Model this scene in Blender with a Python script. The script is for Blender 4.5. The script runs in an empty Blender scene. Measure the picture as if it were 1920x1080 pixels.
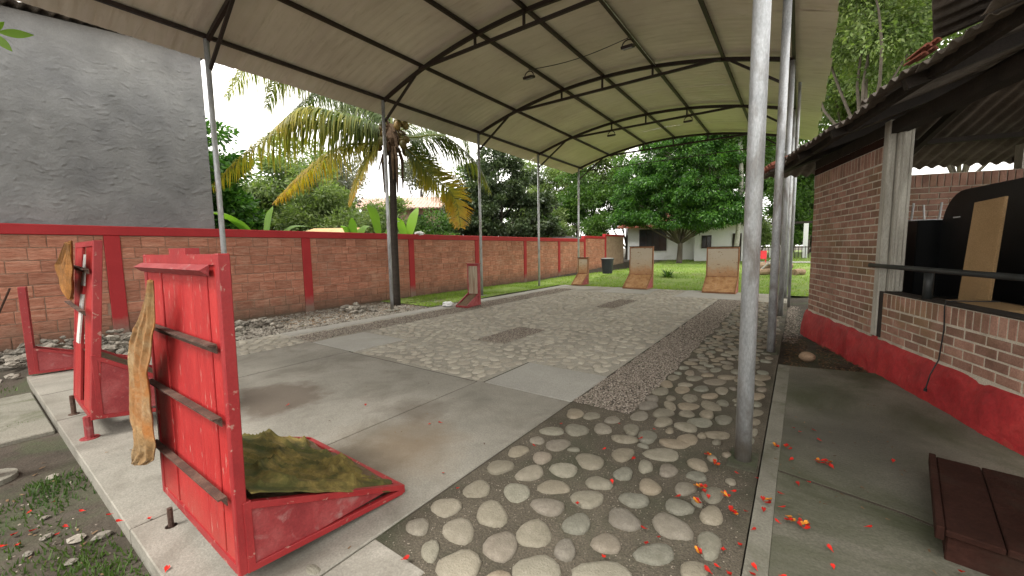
import bpy, math, random
import numpy as np
from mathutils import Vector, Matrix, noise
PI = math.pi
S = bpy.context.scene
COL = S.collection

# ------------------------------------------------------------ camera, world, sun, exposure
cam = bpy.data.cameras.new('camera'); camo = bpy.data.objects.new('camera', cam); COL.objects.link(camo)
def cam_axes(yaw, pit, roll):
    f = Vector((math.sin(yaw)*math.cos(pit), math.cos(yaw)*math.cos(pit), -math.sin(pit)))
    r = Vector((math.cos(yaw), -math.sin(yaw), 0)); d = f.cross(r)
    c, s = math.cos(roll), math.sin(roll)
    return c*r+s*d, -s*r+c*d, f
cr, cd, cf = cam_axes(math.radians(-35.48), math.radians(5.55), math.radians(.875))
mw = Matrix((cr, -cd, -cf)).transposed().to_4x4(); mw.translation = (0, 0, 1.6)
camo.matrix_world = mw
cam.sensor_width = 36; cam.lens = 36*751.5/1920
cam.clip_start = .05; cam.clip_end = 800
S.camera = camo

world = bpy.data.worlds.new('World'); S.world = world; world.use_nodes = True
wn, wl = world.node_tree.nodes, world.node_tree.links
wn.clear()
sky = wn.new('ShaderNodeTexSky'); sky.sky_type = 'NISHITA'; sky.sun_disc = False
SUN_EL, SUN_AZ = 58, 200
sky.sun_elevation = math.radians(SUN_EL); sky.sun_rotation = math.radians(SUN_AZ)
hs = wn.new('ShaderNodeHueSaturation'); hs.inputs['Saturation'].default_value = .4
sc = wn.new('ShaderNodeVectorMath'); sc.operation = 'SCALE'; sc.inputs['Scale'].default_value = .10
tc = wn.new('ShaderNodeTexCoord'); mp = wn.new('ShaderNodeMapping'); mp.inputs['Scale'].default_value = (1, 1, 2.2)
nz = wn.new('ShaderNodeTexNoise'); nz.inputs['Scale'].default_value = 2.2; nz.inputs['Detail'].default_value = 6; nz.inputs['Roughness'].default_value = .55
rp = wn.new('ShaderNodeValToRGB'); rp.color_ramp.elements[0].position = .28; rp.color_ramp.elements[1].position = .52
rp.color_ramp.elements[0].color = (.45, .45, .45, 1)
mx = wn.new('ShaderNodeMix'); mx.data_type = 'RGBA'
mx.inputs['B'].default_value = (1.0, .965, .90, 1)
bg = wn.new('ShaderNodeBackground'); bg.inputs['Strength'].default_value = 1.0
wo = wn.new('ShaderNodeOutputWorld')
wl.new(sky.outputs[0], hs.inputs['Color']); wl.new(hs.outputs[0], sc.inputs[0])
wl.new(tc.outputs['Generated'], mp.inputs[0]); wl.new(mp.outputs[0], nz.inputs['Vector']); wl.new(nz.outputs[0], rp.inputs[0])
wl.new(rp.outputs[0], mx.inputs['Factor']); wl.new(sc.outputs[0], mx.inputs['A']); wl.new(mx.outputs['Result'], bg.inputs['Color']); wl.new(bg.outputs[0], wo.inputs[0])

sl = bpy.data.lights.new('sun', 'SUN'); sl.energy = 1.2; sl.angle = math.radians(14); sl.color = (1, .96, .9)
so = bpy.data.objects.new('sun', sl); COL.objects.link(so)
e, a = math.radians(SUN_EL), math.radians(SUN_AZ)
so.rotation_euler = Vector((math.sin(a)*math.cos(e), math.cos(a)*math.cos(e), math.sin(e))).to_track_quat('Z', 'Y').to_euler()
vs = S.view_settings; vs.view_transform = 'Standard'; vs.look = 'None'; vs.gamma = 1; vs.use_curve_mapping = False; vs.exposure = 1.6
S.render.engine = 'CYCLES'
S.cycles.max_bounces = 8; S.cycles.diffuse_bounces = 5; S.cycles.transparent_max_bounces = 8
S.cycles.use_adaptive_sampling = True; S.cycles.use_denoising = True

# ------------------------------------------------------------ materials
def new_mat(name):
    m = bpy.data.materials.new(name); m.use_nodes = True
    return m, m.node_tree.nodes, m.node_tree.links, m.node_tree.nodes['Principled BSDF']
def ramp(n, stops):
    r = n.new('ShaderNodeValToRGB'); el = r.color_ramp.elements
    while len(el) < len(stops): el.new(.5)
    for e_, (p, c) in zip(el, stops):
        e_.position = p; e_.color = (*c, 1) if len(c) == 3 else c
    return r
def noise_node(n, l, vec, scale, detail=4, rough=.55, dist=0):
    z = n.new('ShaderNodeTexNoise'); z.inputs['Scale'].default_value = scale; z.inputs['Detail'].default_value = detail
    z.inputs['Roughness'].default_value = rough; z.inputs['Distortion'].default_value = dist
    l.new(vec, z.inputs['Vector']); return z
def mix(n, l, fac, a, b, mode='MIX'):
    m = n.new('ShaderNodeMix'); m.data_type = 'RGBA'; m.blend_type = mode
    for s, v in ((m.inputs['Factor'], fac), (m.inputs['A'], a), (m.inputs['B'], b)):
        if hasattr(v, 'links'): l.new(v, s)
        elif isinstance(v, tuple): s.default_value = (*v, 1) if len(v) == 3 else v
        else: s.default_value = v
    return m.outputs['Result']
def mat(name, cols, scale=3., rough=.8, bump=.2, bscale=40., metal=0, dirt=None, dscale=1.2, dpos=(.5, .7), rnd=0., stretch=(1, 1, 1), spec=.4, fine=.25, extra=None, bdist=.02):
    """cols: list of 2-3 colours mixed by noise; dirt: colour of worn/stained patches; rnd: brightness spread from piece to piece"""
    m, n, l, b = new_mat(name)
    geo = n.new('ShaderNodeNewGeometry')
    mpn = n.new('ShaderNodeMapping'); mpn.inputs['Scale'].default_value = stretch; l.new(geo.outputs['Position'], mpn.inputs[0])
    v = mpn.outputs[0]
    z = noise_node(n, l, v, scale, 6, .6, .3)
    k = len(cols)
    r = ramp(n, [(.3+.4*i/max(1, k-1), c) for i, c in enumerate(cols)] if k > 1 else [(0, cols[0]), (1, cols[0])])
    l.new(z.outputs[0], r.inputs[0]); c = r.outputs[0]
    if fine:
        z2 = noise_node(n, l, v, bscale*1.5, 3, .7)
        r2 = ramp(n, [(.3, (1-fine,)*3), (.7, (1+fine*.6,)*3)]); l.new(z2.outputs[0], r2.inputs[0])
        c = mix(n, l, 1., c, r2.outputs[0], 'MULTIPLY')
    if dirt:
        z3 = noise_node(n, l, v, dscale, 8, .65, .6)
        r3 = ramp(n, [(dpos[0], (0, 0, 0)), (dpos[1], (1, 1, 1))]); l.new(z3.outputs[0], r3.inputs[0])
        c = mix(n, l, r3.outputs[0], c, dirt)
    if rnd:
        oi = n.new('ShaderNodeObjectInfo'); ad = n.new('ShaderNodeMath'); ad.operation = 'ADD'
        fr = n.new('ShaderNodeMath'); fr.operation = 'FRACT'
        l.new(oi.outputs['Random'], ad.inputs[0]); l.new(geo.outputs['Random Per Island'], ad.inputs[1]); l.new(ad.outputs[0], fr.inputs[0])
        r4 = ramp(n, [(0, (1-rnd,)*3), (.5, (1, 1-rnd*.1, 1-rnd*.15)), (1, (1+rnd,)*3)]); l.new(fr.outputs[0], r4.inputs[0])
        c = mix(n, l, 1., c, r4.outputs[0], 'MULTIPLY')
    if extra: c = extra(n, l, geo, c, b)
    l.new(c, b.inputs['Base Color'])
    b.inputs['Roughness'].default_value = rough; b.inputs['Metallic'].default_value = metal
    b.inputs['Specular IOR Level'].default_value = spec
    if bump:
        z5 = noise_node(n, l, v, bscale, 5, .65)
        bp = n.new('ShaderNodeBump'); bp.inputs['Strength'].default_value = bump; bp.inputs['Distance'].default_value = bdist
        l.new(z5.outputs[0], bp.inputs['Height']); l.new(bp.outputs[0], b.inputs['Normal'])
    return m
def spot(cx, cy, r0, r1, col, warp=.5, amt=1.):
    """a stain of its own shape on the floor, round (cx, cy)"""
    def f(n, l, geo, c, b):
        zz = noise_node(n, l, geo.outputs['Position'], 2.2, 6, .6)
        d = n.new('ShaderNodeVectorMath'); d.operation = 'DISTANCE'; d.inputs[1].default_value = (cx, cy, 0)
        l.new(geo.outputs['Position'], d.inputs[0])
        a1 = n.new('ShaderNodeMath'); a1.operation = 'MULTIPLY_ADD'; l.new(zz.outputs[0], a1.inputs[0]); a1.inputs[1].default_value = warp*2; l.new(d.outputs['Value'], a1.inputs[2])
        mr = n.new('ShaderNodeMapRange'); l.new(a1.outputs[0], mr.inputs['Value'])
        mr.inputs['From Min'].default_value = r0+warp; mr.inputs['From Max'].default_value = r1+warp; mr.inputs['To Min'].default_value = amt; mr.inputs['To Max'].default_value = 0
        return mix(n, l, mr.outputs[0], c, col)
    return f
def chain(*fs):
    def f(n, l, geo, c, b):
        for g in fs: c = g(n, l, geo, c, b)
        return c
    return f
def low_dirt(col, z0, z1, amt=.8):
    """splashed soil that clings to the foot of a wall"""
    def f(n, l, geo, c, b):
        sx = n.new('ShaderNodeSeparateXYZ'); l.new(geo.outputs['Position'], sx.inputs[0])
        zz = noise_node(n, l, geo.outputs['Position'], 3.5, 6, .7)
        a1 = n.new('ShaderNodeMath'); a1.operation = 'MULTIPLY_ADD'; l.new(zz.outputs[0], a1.inputs[0]); a1.inputs[1].default_value = .5; l.new(sx.outputs['Z'], a1.inputs[2])
        mr = n.new('ShaderNodeMapRange'); l.new(a1.outputs[0], mr.inputs['Value'])
        mr.inputs['From Min'].default_value = z0+.25; mr.inputs['From Max'].default_value = z1+.25; mr.inputs['To Min'].default_value = amt; mr.inputs['To Max'].default_value = 0
        return mix(n, l, mr.outputs[0], c, col)
    return f
def leaf_mat(name, c0, c1, c2, trans=.35, rough=.45, age=None):
    m, n, l, b = new_mat(name)
    geo = n.new('ShaderNodeNewGeometry')
    r = ramp(n, [(0, c0), (.5, c1), (1, c2)]); l.new(geo.outputs['Random Per Island'], r.inputs[0]); c = r.outputs[0]
    z = noise_node(n, l, geo.outputs['Position'], .8, 3)
    r2 = ramp(n, [(.35, (.75, .8, .75)), (.65, (1.2, 1.15, 1.0))]); l.new(z.outputs[0], r2.inputs[0])
    c = mix(n, l, 1., c, r2.outputs[0], 'MULTIPLY')
    if age:
        at = n.new('ShaderNodeAttribute'); at.attribute_name = 'age'
        ra_ = ramp(n, [(.25, (0, 0, 0)), (.6, (1, 1, 1))]); l.new(at.outputs['Fac'], ra_.inputs[0])
        rb_ = ramp(n, [(.5, age[0]), (.95, age[1])]); l.new(at.outputs['Fac'], rb_.inputs[0])
        c = mix(n, l, ra_.outputs[0], c, rb_.outputs[0])
    l.new(c, b.inputs['Base Color']); b.inputs['Roughness'].default_value = rough; b.inputs['Specular IOR Level'].default_value = .35
    t = n.new('ShaderNodeBsdfTranslucent'); l.new(mix(n, l, 1., c, (1.3, 1.5, .6), 'MULTIPLY'), t.inputs['Color'])
    ms = n.new('ShaderNodeMixShader'); ms.inputs[0].default_value = trans
    l.new(b.outputs[0], ms.inputs[1]); l.new(t.outputs[0], ms.inputs[2]); l.new(ms.outputs[0], n['Material Output'].inputs['Surface'])
    return m

M = {}
moss = (.075, .085, .05)
M['mossy'] = mat('mossy_cement', [(.06, .06, .04), (.09, .088, .062)], 4, .95, .7, 40, dirt=(.045, .06, .025), dscale=4)
M['soil'] = mat('soil', [(.036, .030, .021), (.062, .05, .037), (.088, .074, .058)], 2.2, .95, .7, 35, dirt=(.06, .075, .035), dscale=1.1, dpos=(.5, .68))
M['grassbase'] = mat('grass_base', [(.12, .19, .03), (.17, .25, .05), (.22, .24, .09)], .9, .95, .6, 60, dirt=(.2, .16, .1), dscale=.5, dpos=(.58, .75))
stains = chain(spot(-4.65, 1.95, .38, .60, (.105, .08, .06), .45, .8), spot(-2.6, 1.95, .15, .7, (.17, .125, .08), .5, .75), spot(-2.75, 1.6, .1, .5, (.085, .07, .05), .6, .7), spot(-3.1, 2.6, .05, .4, (.10, .08, .06), .5, .6))
M['slab'] = mat('court_concrete', [(.20, .188, .16), (.255, .24, .205), (.31, .29, .25)], 1.3, .85, .25, 55, dirt=(.14, .125, .10), dscale=1.6, dpos=(.48, .78), extra=stains)
M['slablight'] = mat('pale_concrete', [(.32, .31, .28), (.38, .37, .335)], 1.5, .85, .2, 55, dirt=(.28, .27, .24), dscale=1.8, dpos=(.5, .8))
M['mortar'] = mat('cobble_mortar', [(.075, .064, .046), (.115, .098, .072), (.155, .132, .10)], 1.8, .95, .9, 60, dirt=(.055, .06, .035), dscale=1.3, dpos=(.5, .72), fine=.5)
M['mortarpale'] = mat('cobble_cement', [(.29, .272, .225), (.35, .33, .28), (.41, .385, .33)], 1.1, .9, .7, 40, dirt=(.19, .17, .14), dscale=.9, dpos=(.5, .75), fine=.3)
M['walk'] = mat('walkway_concrete', [(.10, .098, .076), (.15, .142, .112), (.205, .195, .155)], 1.0, .8, .35, 45, dirt=(.06, .066, .036), dscale=.9, dpos=(.42, .62), fine=.3,
    extra=spot(.4, 4.2, .2, .9, (.085, .08, .068), .5, .7))
M['walkpale'] = mat('walkway_kerb', [(.17, .162, .13), (.24, .23, .19)], 2.5, .85, .35, 45, dirt=(.09, .095, .055), dscale=2.0, dpos=(.5, .7))
def stone_extra(n, l, geo, c, b):
    oi = n.new('ShaderNodeObjectInfo'); ad = n.new('ShaderNodeMath'); ad.operation = 'ADD'; fr = n.new('ShaderNodeMath'); fr.operation = 'FRACT'
    l.new(oi.outputs['Random'], ad.inputs[0]); l.new(geo.outputs['Random Per Island'], ad.inputs[1]); l.new(ad.outputs[0], fr.inputs[0])
    r = ramp(n, [(0, (.145, .15, .12)), (.22, (.22, .185, .13)), (.4, (.26, .205, .14)), (.58, (.185, .195, .155)), (.72, (.27, .24, .18)), (.86, (.15, .135, .115)), (1, (.24, .195, .145))])
    l.new(fr.outputs[0], r.inputs[0])
    zq = noise_node(n, l, geo.outputs['Position'], 3, 5, .6); rq_ = ramp(n, [(.45, (0, 0, 0)), (.75, (.6, .6, .6))]); l.new(zq.outputs[0], rq_.inputs[0])
    return mix(n, l, rq_.outputs[0], mix(n, l, .72, c, r.outputs[0]), (.15, .135, .10))
M['stone'] = mat('river_stone', [(.16, .14, .10), (.46, .42, .35)], 26, .75, .6, 90, extra=stone_extra, fine=.5)
M['stonedust'] = mat('cement_smeared_stone', [(.33, .305, .25), (.42, .39, .325)], 6, .85, .35, 60, rnd=.16)
M['pebble'] = mat('gravel', [(.20, .175, .145), (.31, .275, .235)], 30, .9, .2, 90, rnd=.6)
M['grit'] = mat('pale_grit', [(.16, .14, .11), (.26, .23, .19)], 30, .9, 0, 90, rnd=.8)
M['rubble'] = mat('rubble', [(.19, .17, .14), (.31, .29, .25)], 6, .9, .5, 40, rnd=.3)
redc = [(.235, .012, .015), (.285, .016, .019), (.33, .025, .026)]
M['red'] = mat('red_paint', redc, 4, .5, .15, 60, dirt=(.36, .16, .13), dscale=19, dpos=(.615, .64), fine=.12, spec=.5)
M['redwood'] = mat('red_painted_plank', [(.30, .013, .015), (.36, .018, .018), (.41, .028, .026)], 3, .55, .3, 40, dirt=(.40, .16, .13), dscale=17, dpos=(.625, .65), stretch=(3, 3, .5), rnd=.12, fine=.14, extra=low_dirt((.26, .085, .06), -.05, .35, .55))
M['redworn'] = mat('worn_red_metal', [(.20, .02, .024), (.27, .035, .038), (.33, .07, .07)], 5, .5, .2, 50, dirt=(.33, .17, .16), dscale=9, dpos=(.55, .75), fine=.2)
M['redwall'] = mat('red_wall_paint', [(.33, .016, .02), (.40, .024, .028)], 2, .7, .2, 50, dirt=(.24, .05, .045), dscale=1.6, dpos=(.6, .85), fine=.12)
M['redpillar'] = mat('red_pillar_paint', [(.33, .016, .02), (.40, .024, .028)], 2, .7, .2, 50, dirt=(.24, .05, .045), dscale=1.6, dpos=(.6, .85), fine=.12, extra=low_dirt((.22, .17, .13), .12, .42, .9))
M['plinth'] = mat('red_rough_plinth', [(.30, .015, .02), (.38, .024, .028), (.43, .04, .038)], 3, .6, .5, 14, dirt=(.34, .07, .05), dscale=4, dpos=(.6, .8))
M['rust'] = mat('rusty_bar', [(.04, .022, .016), (.075, .04, .028), (.14, .085, .06)], 12, .75, .3, 80, fine=.3)
M['darkmetal'] = mat('dark_truss_paint', [(.022, .014, .012), (.035, .022, .018)], 8, .55, .05, 60)
M['galv'] = mat('galvanized_post', [(.36, .38, .40), (.47, .49, .51), (.56, .58, .60)], 9, .45, .08, 60, metal=.35, dirt=(.22, .20, .18), dscale=4, dpos=(.48, .66), stretch=(1, 1, .35), extra=low_dirt((.13, .105, .075), -.1, .3, .8))
def roof_extra(n, l, geo, c, b):
    z = noise_node(n, l, geo.outputs['Position'], .5, 5, .6)
    r = ramp(n, [(.35, (.85, .82, .8)), (.7, (1.04, 1.03, 1.0))]); l.new(z.outputs[0], r.inputs[0])
    return mix(n, l, 1., c, r.outputs[0], 'MULTIPLY')
M['roof'] = mat('white_roof_sheet', [(.68, .63, .565), (.76, .71, .645)], 1.5, .6, .05, 60, dirt=(.52, .465, .39), dscale=3, dpos=(.52, .8), fine=.06, stretch=(.4, 3, 1), extra=roof_extra, rnd=.03)
def block_extra(n, l, geo, c, b):
    z = noise_node(n, l, geo.outputs['Position'], 1.6, 8, .7, .5)
    r = ramp(n, [(.52, (0, 0, 0)), (.75, (.6, .6, .6))]); l.new(z.outputs[0], r.inputs[0])
    c = mix(n, l, r.outputs[0], c, (.50, .32, .23))
    return low_dirt((.11, .085, .06), .0, .55, .75)(n, l, geo, c, b)
M['block'] = mat('clay_block', [(.34, .13, .08), (.46, .20, .13), (.54, .28, .195)], 3, .9, .9, 9, rnd=.16, stretch=(1, 1, 7), bdist=.03, extra=block_extra, fine=.25)
M['blockmortar'] = mat('block_mortar', [(.27, .17, .12), (.38, .27, .2)], 4, .95, .5, 40, extra=low_dirt((.11, .085, .06), .0, .5, .8))
M['brick'] = mat('brown_brick', [(.27, .145, .105), (.36, .20, .15), (.44, .265, .2)], 6, .85, .35, 50, rnd=.25, dirt=(.24, .165, .085), dscale=1.2, dpos=(.48, .7))
M['brickmortar'] = mat('brick_mortar', [(.56, .50, .41), (.66, .60, .50)], 5, .95, .4, 50, dirt=(.18, .14, .09), dscale=1.5, dpos=(.5, .75))
def render_extra(n, l, geo, c, b):
    z = noise_node(n, l, geo.outputs['Position'], .9, 5, .6)
    r = ramp(n, [(.3, (.8, .8, .82)), (.7, (1.12, 1.12, 1.1))]); l.new(z.outputs[0], r.inputs[0])
    return mix(n, l, 1., c, r.outputs[0], 'MULTIPLY')
M['render'] = mat('grey_cement_render', [(.18, .182, .183), (.215, .218, .22), (.255, .258, .26)], 2.2, .9, .5, 30, fine=.08, extra=render_extra)
M['sheet'] = mat('aged_corrugated_sheet', [(.10, .085, .07), (.155, .13, .11), (.21, .18, .155)], 3, .85, .3, 40, dirt=(.07, .058, .045), dscale=2, dpos=(.5, .75))
M['tile'] = mat('red_roof_tile', [(.30, .085, .05), (.38, .13, .085), (.42, .2, .15)], 5, .8, .4, 40, rnd=.2)
M['darkwood'] = mat('dark_beam', [(.02, .016, .013), (.04, .03, .024)], 5, .8, .3, 40)
M['column'] = mat('grey_column', [(.36, .345, .30), (.46, .44, .385), (.54, .52, .46)], 4, .75, .2, 50, dirt=(.2, .185, .15), dscale=3, dpos=(.5, .75), stretch=(2, 2, .4))
M['blackpipe'] = mat('black_rail', [(.018, .02, .02), (.035, .038, .038)], 6, .45, .05, 50)
M['black'] = mat('black_panel', [(.008, .009, .01), (.016, .018, .02)], 3, .35, .05, 50)
M['card'] = mat('cardboard', [(.42, .27, .13), (.5, .33, .17)], 2, .9, .1, 60, dirt=(.36, .23, .12), dscale=3, dpos=(.6, .8))
M['white'] = mat('white_paint', [(.74, .76, .78), (.8, .81, .82)], 2, .7, .1, 40, dirt=(.45, .46, .44), dscale=1.0, dpos=(.6, .85))
M['whiteplastic'] = mat('white_plastic', [(.7, .72, .74), (.8, .8, .8)], 3, .4, .1, 40)
M['whiteplank'] = mat('weathered_white_strip', [(.5, .49, .46), (.62, .6, .57)], 6, .8, .2, 50)
M['chalk'] = mat('pale_print', [(.2, .22, .22), (.3, .32, .32)], 6, .8, 0, 50)
def claysplash(n, l, geo, c, b):
    oc = n.new('ShaderNodeTexCoord'); sx = n.new('ShaderNodeSeparateXYZ'); l.new(oc.outputs['Object'], sx.inputs[0])
    zz = noise_node(n, l, oc.outputs['Object'], 5, 6, .7)
    a1 = n.new('ShaderNodeMath'); a1.operation = 'MULTIPLY_ADD'; l.new(zz.outputs[0], a1.inputs[0]); a1.inputs[1].default_value = .7; l.new(sx.outputs['Z'], a1.inputs[2])
    r = ramp(n, [(.0, (.33, .13, .045)), (.35, (.45, .24, .11)), (.55, (.46, .36, .24)), (1.0, (.48, .42, .33))])
    mr = n.new('ShaderNodeMapRange'); l.new(a1.outputs[0], mr.inputs['Value']); mr.inputs['From Min'].default_value = .75; mr.inputs['From Max'].default_value = 1.6
    l.new(mr.outputs[0], r.inputs[0])
    z2 = noise_node(n, l, oc.outputs['Object'], 14, 4, .7)
    r2 = ramp(n, [(.60, (0, 0, 0)), (.66, (1, 1, 1))]); l.new(z2.outputs[0], r2.inputs[0])
    return mix(n, l, r2.outputs[0], mix(n, l, .85, c, r.outputs[0]), (.24, .15, .09))
M['targetface'] = mat('clay_splashed_board', [(.5, .42, .3), (.58, .5, .38)], 6, .85, .3, 40, extra=claysplash)
M['greyboard'] = mat('weathered_grey_wood', [(.24, .19, .13), (.36, .30, .22), (.42, .37, .3)], 4, .85, .4, 40, stretch=(5, 5, .5), dirt=(.2, .1, .06), dscale=3, dpos=(.5, .7))
M['clayframe'] = mat('clay_stained_frame', [(.22, .09, .04), (.34, .18, .09)], 6, .8, .4, 40)
M['clay'] = mat('wet_clay', [(.3, .15, .06), (.42, .23, .10), (.5, .31, .16)], 6, .75, .8, 22)
M['darkclay'] = mat('dried_brown_clay', [(.10, .065, .035), (.18, .12, .07)], 8, .9, .8, 25)
def sack(name, cs, dirt):
    return mat(name, cs, 5, .95, .5, 30, dirt=dirt, dscale=3.0, dpos=(.45, .65), fine=.3)
M['sacktan'] = sack('tan_sack', [(.20, .11, .04), (.29, .18, .08), (.36, .26, .15)], (.27, .10, .02))
M['sackorange'] = sack('orange_sack', [(.22, .085, .015), (.32, .14, .03)], (.13, .06, .018))
M['sackolive'] = sack('olive_sack', [(.055, .055, .017), (.19, .145, .04), (.36, .26, .09)], (.05, .06, .016))
M['petal'] = mat('red_petal', [(.36, .014, .010), (.52, .022, .012)], 30, .6, .1, 60, fine=.1, spec=.2, rnd=.3)
M['stamen'] = mat('yellow_petal', [(.48, .15, .02), (.55, .26, .03)], 30, .6, .1, 60, spec=.2, rnd=.3)
M['litter'] = mat('dead_leaf', [(.10, .06, .03), (.2, .13, .07)], 5, .9, .1, 60, rnd=.5)
M['bin'] = mat('dark_plastic', [(.012, .015, .02), (.018, .022, .03)], 4, .5, .05, 60)
M['bark'] = mat('bark', [(.06, .05, .04), (.12, .1, .08)], 6, .95, .8, 20, stretch=(1, 1, .4))
M['barkpale'] = mat('pale_bark', [(.3, .29, .26), (.5, .49, .45)], 5, .9, .4, 20, dirt=(.15, .14, .12), dscale=5, dpos=(.55, .65))
M['palmbark'] = mat('palm_bark', [(.022, .017, .013), (.045, .035, .027)], 4, .95, .9, 18, stretch=(1, 1, 4))
M['log'] = mat('split_log', [(.2, .13, .08), (.33, .24, .16)], 6, .9, .5, 25, dirt=(.09, .06, .04), dscale=3)
M['coconut'] = mat('coconut', [(.10, .11, .03), (.20, .12, .04)], 3, .5, .2, 40, rnd=.5)
M['fibre'] = mat('palm_fibre', [(.06, .035, .02), (.14, .09, .05)], 8, .95, .8, 30)
M['pink'] = mat('pink_wall', [(.5, .33, .25), (.58, .4, .31)], 2, .8, .2, 30)
M['window'] = mat('dark_window', [(.02, .022, .025), (.035, .04, .045)], 2, .15, 0, 30, spec=.6)
M['brownpaint'] = mat('brown_painted_wood', [(.022, .008, .005), (.034, .013, .009), (.048, .02, .014)], 3, .9, .3, 30, spec=.15, dirt=(.035, .025, .018), dscale=2, dpos=(.5, .75))
M['lampglass'] = mat('lamp_glass', [(.3, .3, .3), (.4, .4, .4)], 5, .2, 0, 50)
M['redplastic'] = mat('red_plastic', [(.5, .03, .04), (.55, .04, .05)], 4, .4, 0, 50)
M['lf_dark'] = leaf_mat('leaf_dark', (.028, .045, .022), (.05, .075, .038), (.09, .12, .065), .2, .4)
M['lf_mid'] = leaf_mat('leaf_mid', (.035, .08, .018), (.065, .135, .028), (.11, .19, .05), .35)
M['lf_light'] = leaf_mat('leaf_light', (.10, .15, .055), (.155, .215, .085), (.22, .27, .13), .4)
M['lf_big'] = leaf_mat('leaf_big_tree', (.02, .06, .014), (.045, .125, .022), (.11, .24, .045), .35, .36)
M['lf_grey'] = leaf_mat('leaf_grey', (.09, .10, .09), (.13, .14, .12), (.18, .19, .17), .35)
M['lf_banana'] = leaf_mat('leaf_banana', (.12, .23, .03), (.15, .28, .04), (.2, .34, .06), .5, .4)
M['lf_palm'] = leaf_mat('leaf_palm', (.055, .09, .025), (.09, .135, .04), (.15, .185, .07), .42, .4, age=((.40, .34, .035), (.50, .22, .03)))
M['grass'] = leaf_mat('grass_blade', (.13, .22, .03), (.19, .30, .045), (.27, .34, .09), .4, .6)
M['weed'] = leaf_mat('weed', (.04, .08, .02), (.06, .11, .03), (.09, .14, .05), .3, .6)

# ------------------------------------------------------------ helpers
def rv(s): return random.Random(s)
class MB:
    """collects shapes, then links them as ONE mesh object"""
    def __init__(s): s.v = []; s.f = []
    def add(s, vs, fs, T=None):
        o = len(s.v)
        s.v += [tuple(T @ Vector(p)) for p in vs] if T is not None else [tuple(p) for p in vs]
        s.f += [tuple(i+o for i in f) for f in fs]; return s
    def box(s, c, d, T=None, rz=0, rot=None):
        x, y, z = d[0]/2, d[1]/2, d[2]/2
        R_ = rot if rot is not None else Matrix.Rotation(rz, 3, 'Z')
        vs = [Vector(c) + R_ @ Vector(p) for p in ((-x,-y,-z),(x,-y,-z),(x,y,-z),(-x,y,-z),(-x,-y,z),(x,-y,z),(x,y,z),(-x,y,z))]
        return s.add(vs, [(0,3,2,1),(4,5,6,7),(0,1,5,4),(1,2,6,5),(2,3,7,6),(3,0,4,7)], T)
    def bbox(s, a, b, T=None):
        return s.box([(p+q)/2 for p, q in zip(a, b)], [abs(q-p) for p, q in zip(a, b)], T)
    def bar(s, p0, p1, w, h, T=None, up=(0, 0, 1)):
        p0, p1 = Vector(p0), Vector(p1); d = (p1-p0); L = d.length; d.normalize()
        upv = Vector(up)
        if abs(d.dot(upv)) > .98: upv = Vector((0, 1, 0))
        x = d.cross(upv).normalized(); z = x.cross(d)
        R_ = Matrix((x, d, z)).transposed()
        return s.box((p0+p1)/2, (w, L, h), T, rot=R_)
    def angle(s, p0, p1, w, t=.005, up=(0, 0, 1), T=None, flip=1):
        """L-section bar"""
        p0, p1 = Vector(p0), Vector(p1); d = (p1-p0).normalized(); upv = Vector(up)
        x = d.cross(upv).normalized()*flip; z = upv
        s.bar(p0+x*w/2, p1+x*w/2, w, t, T, up); s.bar(p0-z*(w/2+.001)+x*t/2, p1-z*(w/2+.001)+x*t/2, t, w, T, up); return s
    def tube(s, pts, r, seg=12, T=None, cap=True):
        pts = [Vector(p) for p in pts]; rs = r if isinstance(r, (list, tuple)) else [r]*len(pts)
        vs = []; fs = []; px = None
        for i, p in enumerate(pts):
            d = (pts[min(i+1, len(pts)-1)]-pts[max(i-1, 0)]).normalized()
            if px is None: px = d.orthogonal().normalized()
            px = (px - d*px.dot(d)).normalized(); py = d.cross(px)
            for k in range(seg):
                a_ = 2*PI*k/seg; vs.append(p+(px*math.cos(a_)+py*math.sin(a_))*rs[i])
        for i in range(len(pts)-1):
            for k in range(seg):
                k2 = (k+1) % seg; fs.append((i*seg+k, i*seg+k2, (i+1)*seg+k2, (i+1)*seg+k))
        if cap: fs += [tuple(reversed(range(seg))), tuple(range((len(pts)-1)*seg, len(pts)*seg))]
        return s.add(vs, fs, T)
    def prism(s, poly, axis0, axis1, n0, T=None):
        """polygon given as 3-D points, pushed along vector n0"""
        k = len(poly); a_ = [Vector(p) for p in poly]; b_ = [p+Vector(n0) for p in a_]
        return s.add(a_+b_, [tuple(reversed(range(k))), tuple(range(k, 2*k))]+[(i, (i+1) % k, k+(i+1) % k, k+i) for i in range(k)], T)
    def build(s, name, m, parent=None, smooth=False, kind=None, bevel=0):
        o = Vector(parent['org']) if parent is not None and 'org' in parent else Vector((0, 0, 0))
        me = bpy.data.meshes.new(name)
        me.from_pydata([tuple(Vector(p)-o) for p in s.v], [], s.f); me.update()
        if m: me.materials.append(m)
        if smooth: me.shade_smooth()
        ob = bpy.data.objects.new(name, me); COL.objects.link(ob)
        if parent is not None: ob.parent = parent
        if 'org' in (parent or {}): ob['org'] = tuple(o)
        if kind: ob['kind'] = kind
        if bevel:
            b = ob.modifiers.new('edge', 'BEVEL'); b.width = bevel; b.segments = 1; b.limit_method = 'ANGLE'
        return ob
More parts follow.
